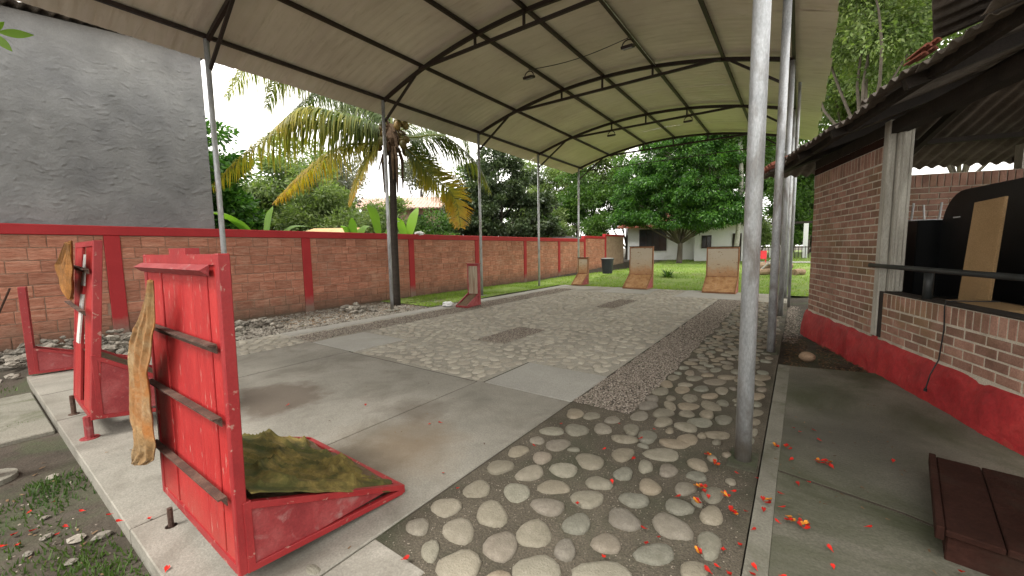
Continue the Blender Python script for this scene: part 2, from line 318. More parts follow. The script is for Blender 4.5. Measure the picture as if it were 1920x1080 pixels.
def npmesh(name, V, F, m, parent=None, smooth=False, attr=None):
    """fast mesh from numpy arrays, F is (n, 3) or (n, 4)"""
    k = F.shape[1]; me = bpy.data.meshes.new(name)
    V = np.asarray(V, np.float32); F = np.asarray(F, np.int32)
    if parent is not None and 'org' in parent: V = V-np.array(parent['org'], np.float32)
    me.vertices.add(len(V)); me.vertices.foreach_set('co', V.ravel())
    me.loops.add(F.size); me.loops.foreach_set('vertex_index', F.ravel())
    me.polygons.add(len(F)); me.polygons.foreach_set('loop_start', np.arange(0, F.size, k, dtype=np.int32))
    if smooth: me.polygons.foreach_set('use_smooth', np.ones(len(F), bool))
    if attr is not None:
        at = me.attributes.new('age', 'FLOAT', 'POINT'); at.data.foreach_set('value', np.asarray(attr, np.float32))
    me.update(calc_edges=True); me.materials.append(m)
    ob = bpy.data.objects.new(name, me); COL.objects.link(ob)
    if parent is not None: ob.parent = parent
    return ob
def thing(name, label, cat, loc=(0, 0, 0), group=None):
    o = bpy.data.objects.new(name, None); COL.objects.link(o); o.location = loc; o['org'] = tuple(loc)
    o.empty_display_size = .1
    return tag(o, label, cat, group)
def tag(o, label, cat, group=None):
    o['label'] = label; o['category'] = cat
    if group: o['group'] = group
    return o
def struct(o): o['kind'] = 'structure'; return o
def gz(x, y): return max(0., min(.9, (y-17)*.035))

# ------------------------------------------------------------ ground
def sheet(name, x0, x1, y0, y1, z, m, parent=None, nx=1, ny=1, kind='structure', zf=None):
    xs = np.linspace(x0, x1, nx+1); ys = np.linspace(y0, y1, ny+1)
    V = [(x, y, (zf(x, y) if zf else z)) for y in ys for x in xs]
    F = [(j*(nx+1)+i, j*(nx+1)+i+1, (j+1)*(nx+1)+i+1, (j+1)*(nx+1)+i) for j in range(ny) for i in range(nx)]
    mb = MB(); mb.add(V, F); o = mb.build(name, m, parent)
    if kind and parent is None: o['kind'] = kind
    return o
def terrain(x, y):
    b = -.10
    if x < -10 or y > 17 or x > 4: b = -.10
    n_ = noise.noise(Vector((x*.5, y*.5, 0)))*.03
    far = max(0., min(1., (y-15.7)/3.))
    base = b*(1-far) + (gz(x, y)-.03)*far
    if -11 < x < -8.45 and .4 < y: base = -.03
    if x > .3 and y > 6.2: base = max(base, -.05)
    return base + n_*.5
XS = sorted(set([-260, -160, -100, -70, -50, -40, -32] + [round(-26+.5*i, 2) for i in range(76)] + [13, 16, 20, 26, 40, 70, 120, 200]))
YS = sorted(set([-60, -30, -15] + [round(-6+.5*i, 2) for i in range(84)] + [38, 42, 48, 56, 70, 100, 160, 300]))
V = [(x, y, terrain(x, y)) for y in YS for x in XS]; nX = len(XS)
F = [(j*nX+i, j*nX+i+1, (j+1)*nX+i+1, (j+1)*nX+i) for j in range(len(YS)-1) for i in range(nX-1)]
mb = MB(); mb.add(V, F); struct(mb.build('ground', M['soil'], smooth=True))
def lawnz(x, y): return gz(x, y)-.02+noise.noise(Vector((x*.6, y*.6, 3)))*.02
def sheetz(name, x0, x1, y0, y1, m, zf, step=.8):
    return sheet(name, x0, x1, y0, y1, 0, m, None, max(1, int((x1-x0)/step)), max(1, int((y1-y0)/step)), 'structure', zf)
sheetz('lawn', -10.7, 30, 15.62, 60, M['grassbase'], lambda x, y: max(lawnz(x, y), terrain(x, y)+.01) if y < 19 else terrain(x, y)+.035, .5)
sheetz('grass_verge', -10.8, -8.5, 7.9, 15.6, M['grassbase'], lambda x, y: .0+noise.noise(Vector((x, y, 2)))*.02, .4)

# ------------------------------------------------------------ court floor: slabs, strips, cobbled pavement
def slab(poly_x0, x1, y0, y1, m, z=.004, t=.12, parent=None):
    mb = MB(); mb.bbox((poly_x0, y0, z-t), (x1, y1, z)); return mb.build('slab', m, parent, bevel=.006)
court = bpy.data.objects.new('court_floor', None); COL.objects.link(court); court['kind'] = 'structure'; court['org'] = (0, 0, 0)
g = .006
slab(-5.80, -3.118, .48, 3.60, M['slab'], .004, parent=court)
slab(-3.10, -1.86, .48, 3.625, M['slab'], .010, parent=court)
slab(-3.02, -1.86, 3.64, 4.62, M['slablight'], .008, parent=court)
slab(-7.02, -5.815, 1.9, 3.62, M['slab'], .007, parent=court)
slab(-7.02, -5.815, .48, 1.885, M['slab'], .004, parent=court)
slab(-6.95, -5.74, 3.635, 4.66, M['slablight'], .009, parent=court)
slab(-5.9, -4.2, 13.7, 15.6, M['slablight'], .006, parent=court)
slab(-3.2, -1.35, 13.4, 15.6, M['slablight'], .006, parent=court)
slab(-8.33, -7.04, .48, 1.7, M['slab'], .004, parent=court)
slab(-1.855, -1.45, .48, 1.25, M['slab'], .003, parent=court)
slab(-8.3, -7.9, 3.7, 15.6, M['slablight'], .005, parent=court)
mb = MB(); mb.bbox((-8.33, .50, -.2), (-.19, 15.61, -.006)); struct(mb.build('court_bed', M['mortarpale']))
mb = MB(); mb.bbox((-1.86, .505, -.1), (-.162, 13.3, -.002)); struct(mb.build('cobble_bed', M['mortar']))
# concrete aprons beyond the kerb
mb = MB(); mb.bbox((-7.6, -1.2, -.2), (-5.75, .46, -.06)); struct(mb.build('path', M['walkpale'], bevel=.01))

mb = MB()
for a_, b_ in (((-3.120, .50), (-3.097, 3.60)), ((-5.818, .50), (-5.797, 3.60)), ((-5.80, 3.598), (-3.10, 3.618)), ((-3.08, 3.62), (-1.86, 3.645)), ((-1.872, 1.3), (-1.852, 13.3)), ((-3.05, 3.63), (-3.012, 4.64)), ((-7.05, .5), (-7.02, 3.6)), ((-7.0, 3.615), (-5.74, 3.64))):
    mb.bbox((a_[0], a_[1], -.05), (b_[0], b_[1], .0005))
struct(mb.build('joint_dirt', M['soil']))
# stones
def stone_outline(seed, a, b, th, n=12):
    r = rv(seed); ph = [r.uniform(0, 2*PI) for _ in range(3)]
    out = []
    for k in range(n):
        t = 2*PI*k/n; q = 1+.08*math.sin(2*t+ph[0])+.075*math.sin(3*t+ph[1])+.03*math.sin(5*t+ph[2])
        x, y = a*q*math.cos(t), b*q*math.sin(t)
        out.append((x*math.cos(th)-y*math.sin(th), x*math.sin(th)+y*math.cos(th)))
    return out
def stone_geo(seed, a, b, th, h, n=12):
    o = stone_outline(seed, a, b, th, n); V = []; r = rv(seed+5)
    tx, ty = r.uniform(-.06, .06), r.uniform(-.06, .06)
    for s_, zz in ((1.0, -.02), (1.0, .15*h), (.93, .6*h), (.70, .92*h)):
        V += [(x*s_, y*s_, zz + (x*tx+y*ty if zz > 0 else 0)) for x, y in o]
    V.append((0, 0, h)); F = []
    for j in range(3):
        for k in range(n): F.append((j*n+k, j*n+(k+1) % n, (j+1)*n+(k+1) % n, (j+1)*n+k))
    F += [(3*n+k, 3*n+(k+1) % n, 4*n) for k in range(n)]
    return V, F
ST = [(-1.72,2.23,0.104,0.091,1.57),(-1.49,2.28,0.109,0.086,1.26),(-1.31,2.45,0.101,0.088,-3.07),(-1.21,2.67,0.117,0.105,2.84),(-1.53,2.76,0.112,0.088,1.45),(-1.74,2.49,0.092,0.075,1.49),(-1.53,2.51,0.082,0.076,1.3),(-1.71,2.73,0.068,0.06,1.98),(-1.69,2.95,0.107,0.079,0.89),(-1.52,3.08,0.112,0.098,2.06),(-1.04,2.91,0.115,0.084,1.55),(-0.79,3.07,0.131,0.104,0.83),(-0.94,2.64,0.084,0.065,1.66),(-0.84,2.82,0.094,0.047,1.76),(-0.69,2.86,0.089,0.062,1.37),(-1.04,2.44,0.089,0.081,3.0),(-0.74,2.59,0.096,0.07,2.18),(-1.27,2.23,0.107,0.082,-2.65),(-1.03,2.24,0.103,0.098,-2.73),(-0.78,2.39,0.089,0.078,-2.78),(-0.54,2.7,0.086,0.063,1.26),(-0.38,2.73,0.102,0.062,1.54),(-1.68,1.92,0.097,0.09,-2.46),(-1.44,2.04,0.095,0.095,3.12),(-1.2,2.03,0.103,0.088,-2.75),(-0.53,2.48,0.086,0.079,1.68),(-0.35,2.5,0.097,0.06,1.3),(-1.72,1.67,0.098,0.087,0.95),(-1.44,1.78,0.117,0.098,2.72),(-0.77,2.18,0.099,0.094,2.58),(-0.52,2.27,0.121,0.094,2.54),(-0.98,1.99,0.096,0.08,1.66),(-1.51,1.56,0.107,0.093,2.99),(-1.14,1.78,0.112,0.099,2.34),(-0.78,1.94,0.09,0.072,1.48),(-0.94,1.77,0.078,0.06,1.74),(-1.24,1.6,0.112,0.095,2.33),(-0.32,2.24,0.116,0.06,1.58),(-0.54,2.01,0.108,0.075,0.96),(-1.53,1.36,0.081,0.049,2.53),(-1.33,1.37,0.113,0.098,-2.73),(-0.99,1.57,0.118,0.1,-2.73),(-0.71,1.73,0.151,0.086,-2.5),(-0.35,2.0,0.084,0.055,1.34),(-1.11,1.42,0.073,0.043,-2.54),(-0.97,3.3,0.119,0.081,1.62),(-1.11,3.15,0.106,0.072,-2.69),(-0.75,3.3,0.114,0.081,-2.76),(-0.68,3.44,0.1,0.081,1.24),(-0.51,2.9,0.073,0.06,1.11),(-0.53,3.06,0.089,0.066,1.91),(-1.13,3.37,0.121,0.07,1.75),(-1.34,3.46,0.089,0.065,1.63),(-1.34,3.23,0.11,0.074,1.84),(-0.94,3.67,0.113,0.076,1.52),(-0.74,3.67,0.097,0.091,1.75),(-0.49,3.65,0.108,0.068,-2.4),(-0.99,3.87,0.115,0.084,1.01),(-0.66,3.84,0.116,0.091,1.08),(-0.49,4.01,0.106,0.066,1.21),(-1.16,3.68,0.114,0.081,1.58),(-1.17,3.97,0.114,0.086,1.28),(-1.19,4.19,0.105,0.068,1.58),(-1.03,4.31,0.083,0.05,1.61),(-0.86,4.42,0.121,0.069,1.55),(-0.83,4.18,0.113,0.093,1.12),(-0.98,4.08,0.109,0.058,1.94),(-0.65,4.31,0.137,0.08,2.05),(-0.64,4.07,0.12,0.059,1.58),(-0.8,3.98,0.085,0.071,0.96),(-1.17,4.45,0.117,0.081,1.38),(-1.18,4.74,0.135,0.066,1.71),(-0.99,4.64,0.118,0.079,1.41),(-0.82,4.8,0.116,0.077,1.36),(-0.62,4.84,0.12,0.063,1.51),(-0.7,4.6,0.111,0.068,1.26),(-0.56,4.46,0.091,0.056,1.51),(-1.0,4.82,0.091,0.054,0.88),(-0.73,5.13,0.15,0.099,1.15),(-1.18,5.03,0.118,0.063,1.65),(-0.96,5.13,0.113,0.078,1.24),(-0.64,5.37,0.125,0.078,0.97),(-1.54,3.44,0.092,0.076,1.54),(-1.69,3.39,0.102,0.089,1.66),(-0.29,4.85,0.121,0.065,1.36),(-0.28,4.6,0.087,0.05,1.31),(-0.27,4.36,0.112,0.062,1.33),(-0.27,4.12,0.099,0.053,1.38),(-0.25,3.87,0.074,0.041,1.36),(-0.25,3.69,0.055,0.027,1.38),(-0.3,5.59,0.16,0.086,1.34),(-0.26,5.11,0.08,0.046,1.19),(-1.73,1.45,0.08,0.063,-3.02),(-1.92,0.93,0.052,0.034,3.13)]
rs = rv(11)
stones = [(x, y, a, b, t) for x, y, a, b, t in ST]
grid = {}
def gkey(x, y): return int(math.floor(x/.3)), int(math.floor(y/.3))
def put(s): grid.setdefault(gkey(s[0], s[1]), []).append(s)
for s in stones: put(s)
def fits(x, y, r_, k_=.98):
    gx, gy = gkey(x, y)
    for i in (-1, 0, 1):
        for j in (-1, 0, 1):
            for q in grid.get((gx+i, gy+j), ()):
                if math.hypot(x-q[0], (y-q[1])) < (r_+(q[2]+q[3])/2)*k_: return False
    return True
patches = [(-4.62, -4.0, 5.35, 6.72), (-4.45, -3.9, 10.1, 12.0)]
def fill(x0, x1, y0, y1, r0, r1, tries, pale):
    out = []
    for _ in range(tries):
        x, y = rs.uniform(x0, x1), rs.uniform(y0, y1); r_ = rs.uniform(r0, r1)
        if any(p0-r_*.7 < x < p1+r_*.7 and q0-r_*.7 < y < q1+r_*.7 for p0, p1, q0, q1 in patches): continue
        if x-r_*.8 < x0 or x+r_*.8 > x1 or y-r_*.8 < y0 or y+r_*.8 > y1: continue
        if fits(x, y, r_*.93, 1.04):
            s = (x, y, r_*rs.uniform(1.0, 1.28), r_*rs.uniform(.72, .95), rs.choice((0, PI/2))+rs.uniform(-.5, .5)); put(s); out.append((s, pale))
    return out
allst = [(s, 0) for s in stones]
allst += fill(-1.42, -.22, .6, 1.45, .06, .11, 1200, 0)
allst += fill(-1.84, -.22, 1.4, 3.64, .035, .055, 90, 0)
allst += fill(-1.23, -.22, 3.3, 5.2, .04, .06, 90, 0); allst += fill(-1.23, -.22, 5.1, 6.2, .055, .09, 600, 0); allst += fill(-1.23, -.22, 6.2, 13.3, .05, .09, 5000, 0)
allst += fill(-5.7, -3.08, 3.66, 4.66, .055, .10, 5000, 1)
allst += fill(-7.0, -1.9, 4.7, 13.6, .055, .10, 60000, 1)
allst += fill(-4.15, -3.25, 13.4, 15.5, .05, .09, 1500, 1)
allst += fill(-8.3, -7.06, 1.75, 3.6, .055, .09, 4500, 1)
allst += fill(-7.86, -7.78, 3.75, 14, .03, .04, 400, 1)
cob = bpy.data.objects.new('cobbled_pavement', None); COL.objects.link(cob); cob['kind'] = 'structure'; cob['org'] = (0, 0, 0)
allst.sort(key=lambda q: math.hypot(q[0][0], q[0][1]) - (.6 if q[1] == 0 else 0))
far = [MB(), MB()]
for i, ((x, y, a_, b_, t), pale) in enumerate(allst):
    d = math.hypot(x, y)
    h = rs.uniform(.014, .030) if not pale else rs.uniform(.008, .016)
    zb = (-.002 if not pale else -.006)
    V, F = stone_geo(i, a_, b_, t, h+(.004 if pale else 0), 14 if i < 300 else 8)
    if i < 300:
        mb = MB(); mb.add(V, F); o = mb.build('cobblestone', M['stone'] if not pale else M['stonedust'], None, smooth=True)
        o.location = (x, y, zb); o.parent = cob
    else: far[pale].add([(p[0]+x, p[1]+y, p[2]+zb) for p in V], F)
for pale in (0, 1): far[pale].build('far_cobblestones' if not pale else 'far_cemented_cobblestones', (M['stone'], M['stonedust'])[pale], cob, smooth=True, kind='stuff')

def scatter_pebbles(name, x0, x1, y0, y1, n_, r0, r1, m, z=0., seed=1, parent=None, hz=.5, zf=None, ragged=.0):
    rg = np.random.default_rng(seed)
    x = rg.uniform(x0, x1, n_); y = rg.uniform(y0, y1, n_); r_ = rg.uniform(r0, r1, n_)
    if ragged: x += ragged*np.sin(y*9+seed)*.5
    base = np.array([(1, 0, 0), (0, 1, 0), (-1, 0, 0), (0, -1, 0), (0, 0, 1), (.7, .7, .55), (-.6, .7, .5)], float)[:5]
    V = base[None]*r_[:, None, None]*rg.uniform(.6, 1.3, (n_, 5, 3)); V[:, :, 2] *= hz*1.6
    th = rg.uniform(0, 2*PI, n_); c, s_ = np.cos(th), np.sin(th)
    vx = V[:, :, 0]*c[:, None]-V[:, :, 1]*s_[:, None]; vy = V[:, :, 0]*s_[:, None]+V[:, :, 1]*c[:, None]
    zz = np.full(n_, z) if zf is None else np.array([zf(a, b) for a, b in zip(x, y)])
    V = np.stack([vx+x[:, None], vy+y[:, None], V[:, :, 2]+zz[:, None]], 2).reshape(-1, 3)
    F = np.array([(0, 1, 4), (1, 2, 4), (2, 3, 4), (3, 0, 4)])
    F = (F[None]+5*np.arange(n_)[:, None, None]).reshape(-1, 3)
    o = npmesh(name, V, F, m, parent); o['kind'] = 'stuff'; return o
struct(sheet('gravel_bed', -1.855, -1.25, 3.665, 13.3, .001, M['soil']))
scatter_pebbles('gravel_strip', -1.85, -1.24, 3.67, 7.2, 11000, .006, .015, M['pebble'], .002, 3, ragged=.03)
scatter_pebbles('far_gravel_strip', -1.85, -1.24, 7.2, 13.3, 8000, .010, .020, M['pebble'], .002, 4, ragged=.04)
scatter_pebbles('side_gravel_strip', -7.76, -7.06, 3.66, 14.2, 14000, .010, .022, M['pebble'], -.004, 5, ragged=.05)
for i, p in enumerate(patches):
    scatter_pebbles('gravel_patch', p[0], p[1], p[2], p[3], 3500, .008, .018, M['pebble'], -.004, 6+i)
scatter_pebbles('loose_grit', -1.85, -.2, 1.0, 3.7, 5200, .0015, .005, M['grit'], -.001, 9)
scatter_pebbles('soil_grit', -4.6, -2.2, -1.0, .40, 420, .003, .009, M['pebble'], 0, 10, zf=terrain)
scatter_pebbles('building_gravel', -.15, .75, 8.4, 13.5, 5000, .01, .025, M['pebble'], 0, 12, zf=lambda x, y: terrain(x, y)+.0)
scatter_pebbles('wall_foot_gravel', -10.8, -8.4, 1.5, 9.5, 9000, .012, .035, M['rubble'], 0, 13, zf=lambda x, y: terrain(x, y))

# walkway beside the building
def quad_slab(name, pts, z, t, m, parent=None):
    mb = MB(); mb.prism([(x, y, z-t) for x, y in pts], None, None, (0, 0, t)); return mb.build(name, m, parent, bevel=.002)
walk = bpy.data.objects.new('walkway', None); COL.objects.link(walk); walk['kind'] = 'structure'; walk['org'] = (0, 0, 0)
mb = MB(); mb.prism([(-.04, 3.29, -.04), (.58, 3.155, -.04), (1.89, 2.565, -.04), (1.89, 2.61, -.04), (.59, 3.19, -.04), (-.04, 3.33, -.04)], None, None, (0, 0, .038)); mb.build('joint_dirt', M['soil'], walk)
quad_slab('slab', [(-.05, 3.32), (.58, 3.18), (1.9, 2.6), (1.9, 3.9), (.98, 6.36), (.90, 6.55), (-.02, 6.36)], .0, .15, M['walk'], walk)
quad_slab('slab', [(-.05, -1), (4, -1), (4, 2.2), (1.9, 2.575), (.575, 3.165), (-.05, 3.305)], -.004, .15, M['walk'], walk)
quad_slab('edge_strip', [(-.158, -1), (-.0505, -1), (-.0505, 3.2), (-.0205, 6.37), (-.150, 6.37)], .001, .15, M['walkpale'], walk)

# grass
def blades(name, n_, fn, h0, h1, w, m, seed, cat=None):
    rg = np.random.default_rng(seed); P_ = fn(rg, n_); n_ = len(P_)
    h = rg.uniform(h0, h1, n_); th = rg.uniform(0, 2*PI, n_); ln = rg.uniform(.1, .7, n_)*h; t2 = rg.uniform(0, 2*PI, n_)
    dx, dy = np.cos(th)*w, np.sin(th)*w
    A = np.stack([P_[:, 0]-dx, P_[:, 1]-dy, P_[:, 2]], 1); B = np.stack([P_[:, 0]+dx, P_[:, 1]+dy, P_[:, 2]], 1)
    C_ = np.stack([P_[:, 0]+np.cos(t2)*ln, P_[:, 1]+np.sin(t2)*ln, P_[:, 2]+h], 1)
    V = np.stack([A, B, C_], 1).reshape(-1, 3); F = np.arange(3*n_).reshape(-1, 3)
    o = npmesh(name, V, F, m); o['kind'] = 'stuff'; return o
def area(x0, x1, y0, y1, zf, thr=None, power=1.):
    def f(rg, n_):
        x = rg.uniform(x0, x1, n_); y = y0+(y1-y0)*rg.uniform(0, 1, n_)**power
        k = np.ones(n_, bool)
        if thr is not None: k = np.array([noise.noise(Vector((a*.8, b*.8, 7))) > thr + rg.uniform(-.25, .25) for a, b in zip(x, y)])
        x, y = x[k], y[k]; return np.stack([x, y, np.array([zf(a, b) for a, b in zip(x, y)])], 1)
    return f
blades('lawn_grass', 42000, area(-10.6, 3.5, 15.65, 36, lambda x, y: terrain(x, y)+.03 if y >= 19 else max(lawnz(x, y), terrain(x, y)+.01)-.01, -.3, 1.4), .03, .09, .012, M['grass'], 21)
blades('verge_grass', 16000, area(-10.8, -8.5, 7.9, 15.6, lambda x, y: -.01, -.05), .03, .08, .008, M['grass'], 22)
blades('kerb_weeds', 1500, area(-4.6, -2.4, .18, .47, lambda x, y: terrain(x, y), -.02), .02, .055, .007, M['weed'], 27)
blades('weeds', 3800, area(-4.4, -2.2, -.9, .39, lambda x, y: terrain(x, y), .06), .02, .05, .006, M['weed'], 23)
blades('side_weeds', 5000, area(-10.5, -6.1, -.9, .38, lambda x, y: terrain(x, y), -.05), .02, .06, .008, M['weed'], 24)

# ------------------------------------------------------------ roof over the court
TY = [-.75, 3.1, 6.95, 10.8, 14.65, 18.45]
PXS = [-9.0, -7.5, -5.8, -4.55, -3.2, -1.6, -.25]
PZS = [5.55, 5.97, 6.22, 6.27, 6.20, 5.93, 5.55]
canopy = thing('court_canopy', 'large open-sided arched shelter with white sheet roof, dark trusses and galvanized posts over the court', 'canopy', (-4.6, 8.8, 0))
def arch(x):
    u_ = (x+4.6)/4.4; return 6.28-.73*u_*u_+(.0 if abs(u_) < 1 else .0)
arc_x = np.linspace(-9.62, .38, 27)
sheets_y = [(-1.35+1.02*i) for i in range(20)]
for i, y0 in enumerate(sheets_y):
    ys = np.arange(y0-.03, y0+1.05+.001, .0255); V = []
    rr = rv(i+40); dz = (i % 2)*.010; dx = rr.uniform(-.03, .03)
    for yy in ys:
        ph = ((yy/.204) % 1.0); w_ = (0 if ph < .35 else (ph-.35)/.15 if ph < .5 else 1 if ph < .85 else 1-(ph-.85)/.15)*.006
        for x in arc_x:
            e_ = 0
            xx = x + (dx if (x < -9.5 or x > .3) else 0)
            V.append((xx, yy, arch(x)+.045+w_+dz+(rr.uniform(-.004, .004) if abs(x+4.6) > 4.5 else 0)))
    V = np.array(V); na = len(arc_x); nb = len(ys)
    F = np.array([(j*na+k, j*na+k+1, (j+1)*na+k+1, (j+1)*na+k) for j in range(nb-1) for k in range(na-1)])
    npmesh('roof_sheet', V, F, M['roof'], canopy, smooth=False)
for j, (x, z) in enumerate(zip(PXS, PZS)):
    mb = MB(); mb.bar((x, -1.2, z+.005), (x, 18.9, z+.005), .06, .07); mb.build('purlin', M['darkmetal'], canopy)
for Y in TY:
    tr = MB()
    for k in range(24):
        x0 = -9.0+8.75*k/24; x1 = -9.0+8.75*(k+1)/24
        tr.bar((x0, Y+.02, arch(x0)-.05), (x1, Y+.02, arch(x1)-.05), .06, .085)
    t_ = tr.build('truss', M['darkmetal'], canopy)
    mb = MB(); mb.bar((-7.55, Y-.03, 5.90), (-1.65, Y-.03, 5.90), .055, .065); mb.build('bottom_chord', M['darkmetal'], t_)
    for x, z in zip(PXS[2:5], PZS[2:5]):
        mb = MB(); mb.bar((x, Y-.03, 5.93), (x, Y-.03, z-.06), .045, .045); mb.build('strut', M['darkmetal'], t_)
    for xa, xb in ((-7.75, -8.98), (-1.45, -.28)):
        mb = MB(); mb.bar((xa, Y+.02, arch(xa)-.08), (xb, Y+.02, 4.98), .05, .05); mb.build('brace', M['darkmetal'], t_)
for i, Y in enumerate(TY):
    for x, r_ in ((-9.0, .046), (-.27, .055)):
        yy = Y + {(-9.0): 0, (-.27): [0, .23, .12, 0, 0, 0][i]}[x]
        mb = MB(); mb.tube([(x, yy, -.12), (x, yy, 2.8), (x, yy, 5.5)], r_, 20)
        o = mb.build('post', M['galv'], canopy, smooth=False)
        for p in o.data.polygons: p.use_smooth = len(p.vertices) == 4
        if 0 < i:
            mb = MB(); mb.box((x, yy, -.0 if x > -1 else -.01), (.3, .3, .03) if x < -1 else (.19, .32, .014)); mb.build('post_footing', M['walkpale'] if x < -1 else M['mossy'], canopy, bevel=.008)
# twin pipe beside the second right-hand post and the thin pole in the gable
for x, yy in ((-.14, 12.6),):
    mb = MB(); mb.tube([(x, yy, -.02), (x, yy, 5.7)], .035, 12); mb.build('stay_pipe', M['galv'], canopy, smooth=True)
mb = MB(); mb.tube([(-9.0, 18.5, 5.35), (-.25, 18.5, 5.35)], .018, 6); mb.build('gable_rod', M['darkmetal'], canopy)
# floodlights and cable
def floodlight(x, y, z, label):
    t = thing('floodlight', label, 'floodlight', (x, y, z+.2), 'floodlights under the court roof')
    mb = MB()
    for k in range(10):
        a0, a1 = PI*k/10, PI*(k+1)/10
        mb.bar((x+.13*math.cos(a0), y, z+.03+.12*math.sin(a0)), (x+.13*math.cos(a1), y, z+.03+.12*math.sin(a1)), .012, .025)
    mb.build('bracket', M['darkmetal'], t)
    R_ = Matrix.Rotation(.25, 3, 'X')
    mb = MB(); mb.box((x, y, z), (.26, .2, .06), rot=R_); mb.build('housing', M['darkmetal'], t, bevel=.01)
    mb = MB(); mb.box((x, y, z-.035), (.20, .14, .012), rot=R_); mb.build('lens', M['lampglass'], t)
    mb = MB(); mb.tube([(x, y, z+.14), (x, y, z+.26)], .008, 6); mb.build('hook', M['darkmetal'], t)
floodlight(-5.75, 8.95, 5.92, 'small floodlight under the roof at the left end of the slack cable')
floodlight(-3.2, 8.95, 5.92, 'small floodlight hanging on the purlin at the right end of the slack cable')
floodlight(-5.8, 14.6, 5.72, 'small floodlight below the third truss, left one of the far pair')
floodlight(-3.15, 14.6, 5.72, 'small floodlight below the third truss, right one of the far pair')
mb = MB(); mb.tube([(-5.75+2.55*k/10, 8.98, 6.12-.1*math.sin(PI*k/10)) for k in range(11)], .009, 6); tag(mb.build('cable', M['black']), 'thin dark cable strung between the two near floodlights', 'cable')
mb = MB(); mb.tube([(-3.14, y, 6.16) for y in (3.2, 6, 9, 10.8)], .008, 6); tag(mb.build('conduit', M['galv']), 'thin pale conduit running along the purlin to the right-hand floodlight', 'conduit')

# ------------------------------------------------------------ boundary wall
WX = -11.0
PY_ = [-5.5, -1.85, 1.9, 5.7, 9.36, 12.85, 16.5, 19.95, 23.28, 26.62]
wall = thing('boundary_wall', 'long low wall of orange clay blocks with red painted pillars and coping', 'wall', (WX, 10, 0))
def wtop(y): return 1.98 if y < 23 else 2.05
mb = MB(); mb.bbox((WX-.07, -5.5, -.3), (WX+.052, 23.28, 1.98)); mb.build('mortar_core', M['blockmortar'], wall)
mb = MB(); mb.bbox((WX-.07, 23.28, -.2), (WX+.045, 26.6, 2.2)); mb.bbox((WX-.07, 26.6, -.2), (WX+.045, 30.2, 2.4)); mb.build('mortar_core', M['blockmortar'], wall)
for y in PY_:
    zt = 1.98 if y < 23 else (2.2 if y < 26 else 2.4)
    mb = MB(); mb.bbox((WX-.12, y-.115, -.3), (WX+.09, y+.115, zt)); mb.build('pillar', M['redpillar'], wall, bevel=.008)
for y0, y1, z0, z1 in ((-5.7, 23.15, 1.98, 2.165), (23.16, 26.5, 2.2, 2.36), (26.51, 30.2, 2.4, 2.54)):
    mb = MB(); k = int((y1-y0)/.6)
    for i in range(1):
        mb.bbox((WX-.12, y0, z0), (WX+.10, y1, z1))
    mb.build('coping', M['redwall'], wall, bevel=.012)
# blocks: one shared mesh, scaled per block
def block_mesh(name, m, c=.06, seed=0):
    r = rv(seed); V = []
    for (x, f) in ((-.5, 0), (.42, 0), (.5, 1)):
        ins = c if f else 0
        V += [(x, -.5+ins+r.uniform(-.01, .01), -.5+ins*1.5), (x, .5-ins+r.uniform(-.01, .01), -.5+ins*1.5), (x, .5-ins, .5-ins*1.5), (x, -.5+ins, .5-ins*1.5)]
    F = [(3, 2, 1, 0)]+[(4*j+k, 4*j+(k+1) % 4, 4*j+4+(k+1) % 4, 4*j+4+k) for j in (0, 1) for k in range(4)]+[(8, 9, 10, 11)]
    me = bpy.data.meshes.new(name); me.from_pydata(V, [], F); me.update(); me.materials.append(m); return me, V, F
bmv = [block_mesh('clay_block', M['block'], .025+.02*k, k) for k in range(4)]
rb = rv(77); blk = []
for i in range(len(PY_)-1):
    y0, y1 = PY_[i]+.12, PY_[i+1]-.12
    zt = 1.97 if PY_[i] < 23 else 2.19
    nrow = 9; hh = zt/nrow
    if PY_[i+1] < -.2: continue
    for rrow in range(nrow):
        y = y0-(.17 if rrow % 2 else 0)*rb.uniform(.7, 1.2)
        while y < y1:
            w_ = rb.uniform(.30, .40) if rb.random() > .18 else rb.uniform(.14, .22); a_ = max(y, y0); b_ = min(y+w_, y1)
            if b_-a_ > .05: blk.append((a_, b_, rrow*hh+rb.uniform(-.004, .004), hh-.013, rb.uniform(.0, .012)))
            y += w_+.012
blk = [b_ for b_ in blk if b_[1] > -.6]
blk.sort(key=lambda b_: b_[0])
fb = MB()
for i, (a_, b_, z0, hh, pr) in enumerate(blk):
    me, V, F = bmv[i % 4]
    cx, cy, cz, sx, sy, sz = WX+.035+pr/2, (a_+b_)/2, z0+hh/2+.005, .05+pr, b_-a_, hh
    if i < 300:
        o = bpy.data.objects.new('clay_block', me); COL.objects.link(o); o.parent = wall
        o.location = (cx-WX, cy-10, cz); o.scale = (sx, sy, sz)
    else: fb.add([(cx+x*sx, cy+y*sy, cz+z*sz) for x, y, z in V], F)
fb.build('far_clay_blocks', M['block'], wall, kind='stuff')
mb = MB(); mb.bbox((-14.5, 30.2, -.2), (WX+.0, 30.35, 2.45)); tag(mb.build('end_wall', M['block']), 'plain brown rendered wall closing the far end beside the white house', 'wall')

# grey building
gb = thing('grey_building', 'tall windowless building wall of rough grey cement render behind the boundary wall', 'building', (-14, 0, 0))
V = []; ny, nzv = 26, 24
mb = MB(); mb.prism([(-11.25, -7, -.2), (-11.25, 3.72, -.2), (-11.25, 3.72, 6.12), (-11.25, -7, 5.1)], None, None, (-7, 0, 0)); mb.build('wall', M['render'], gb)
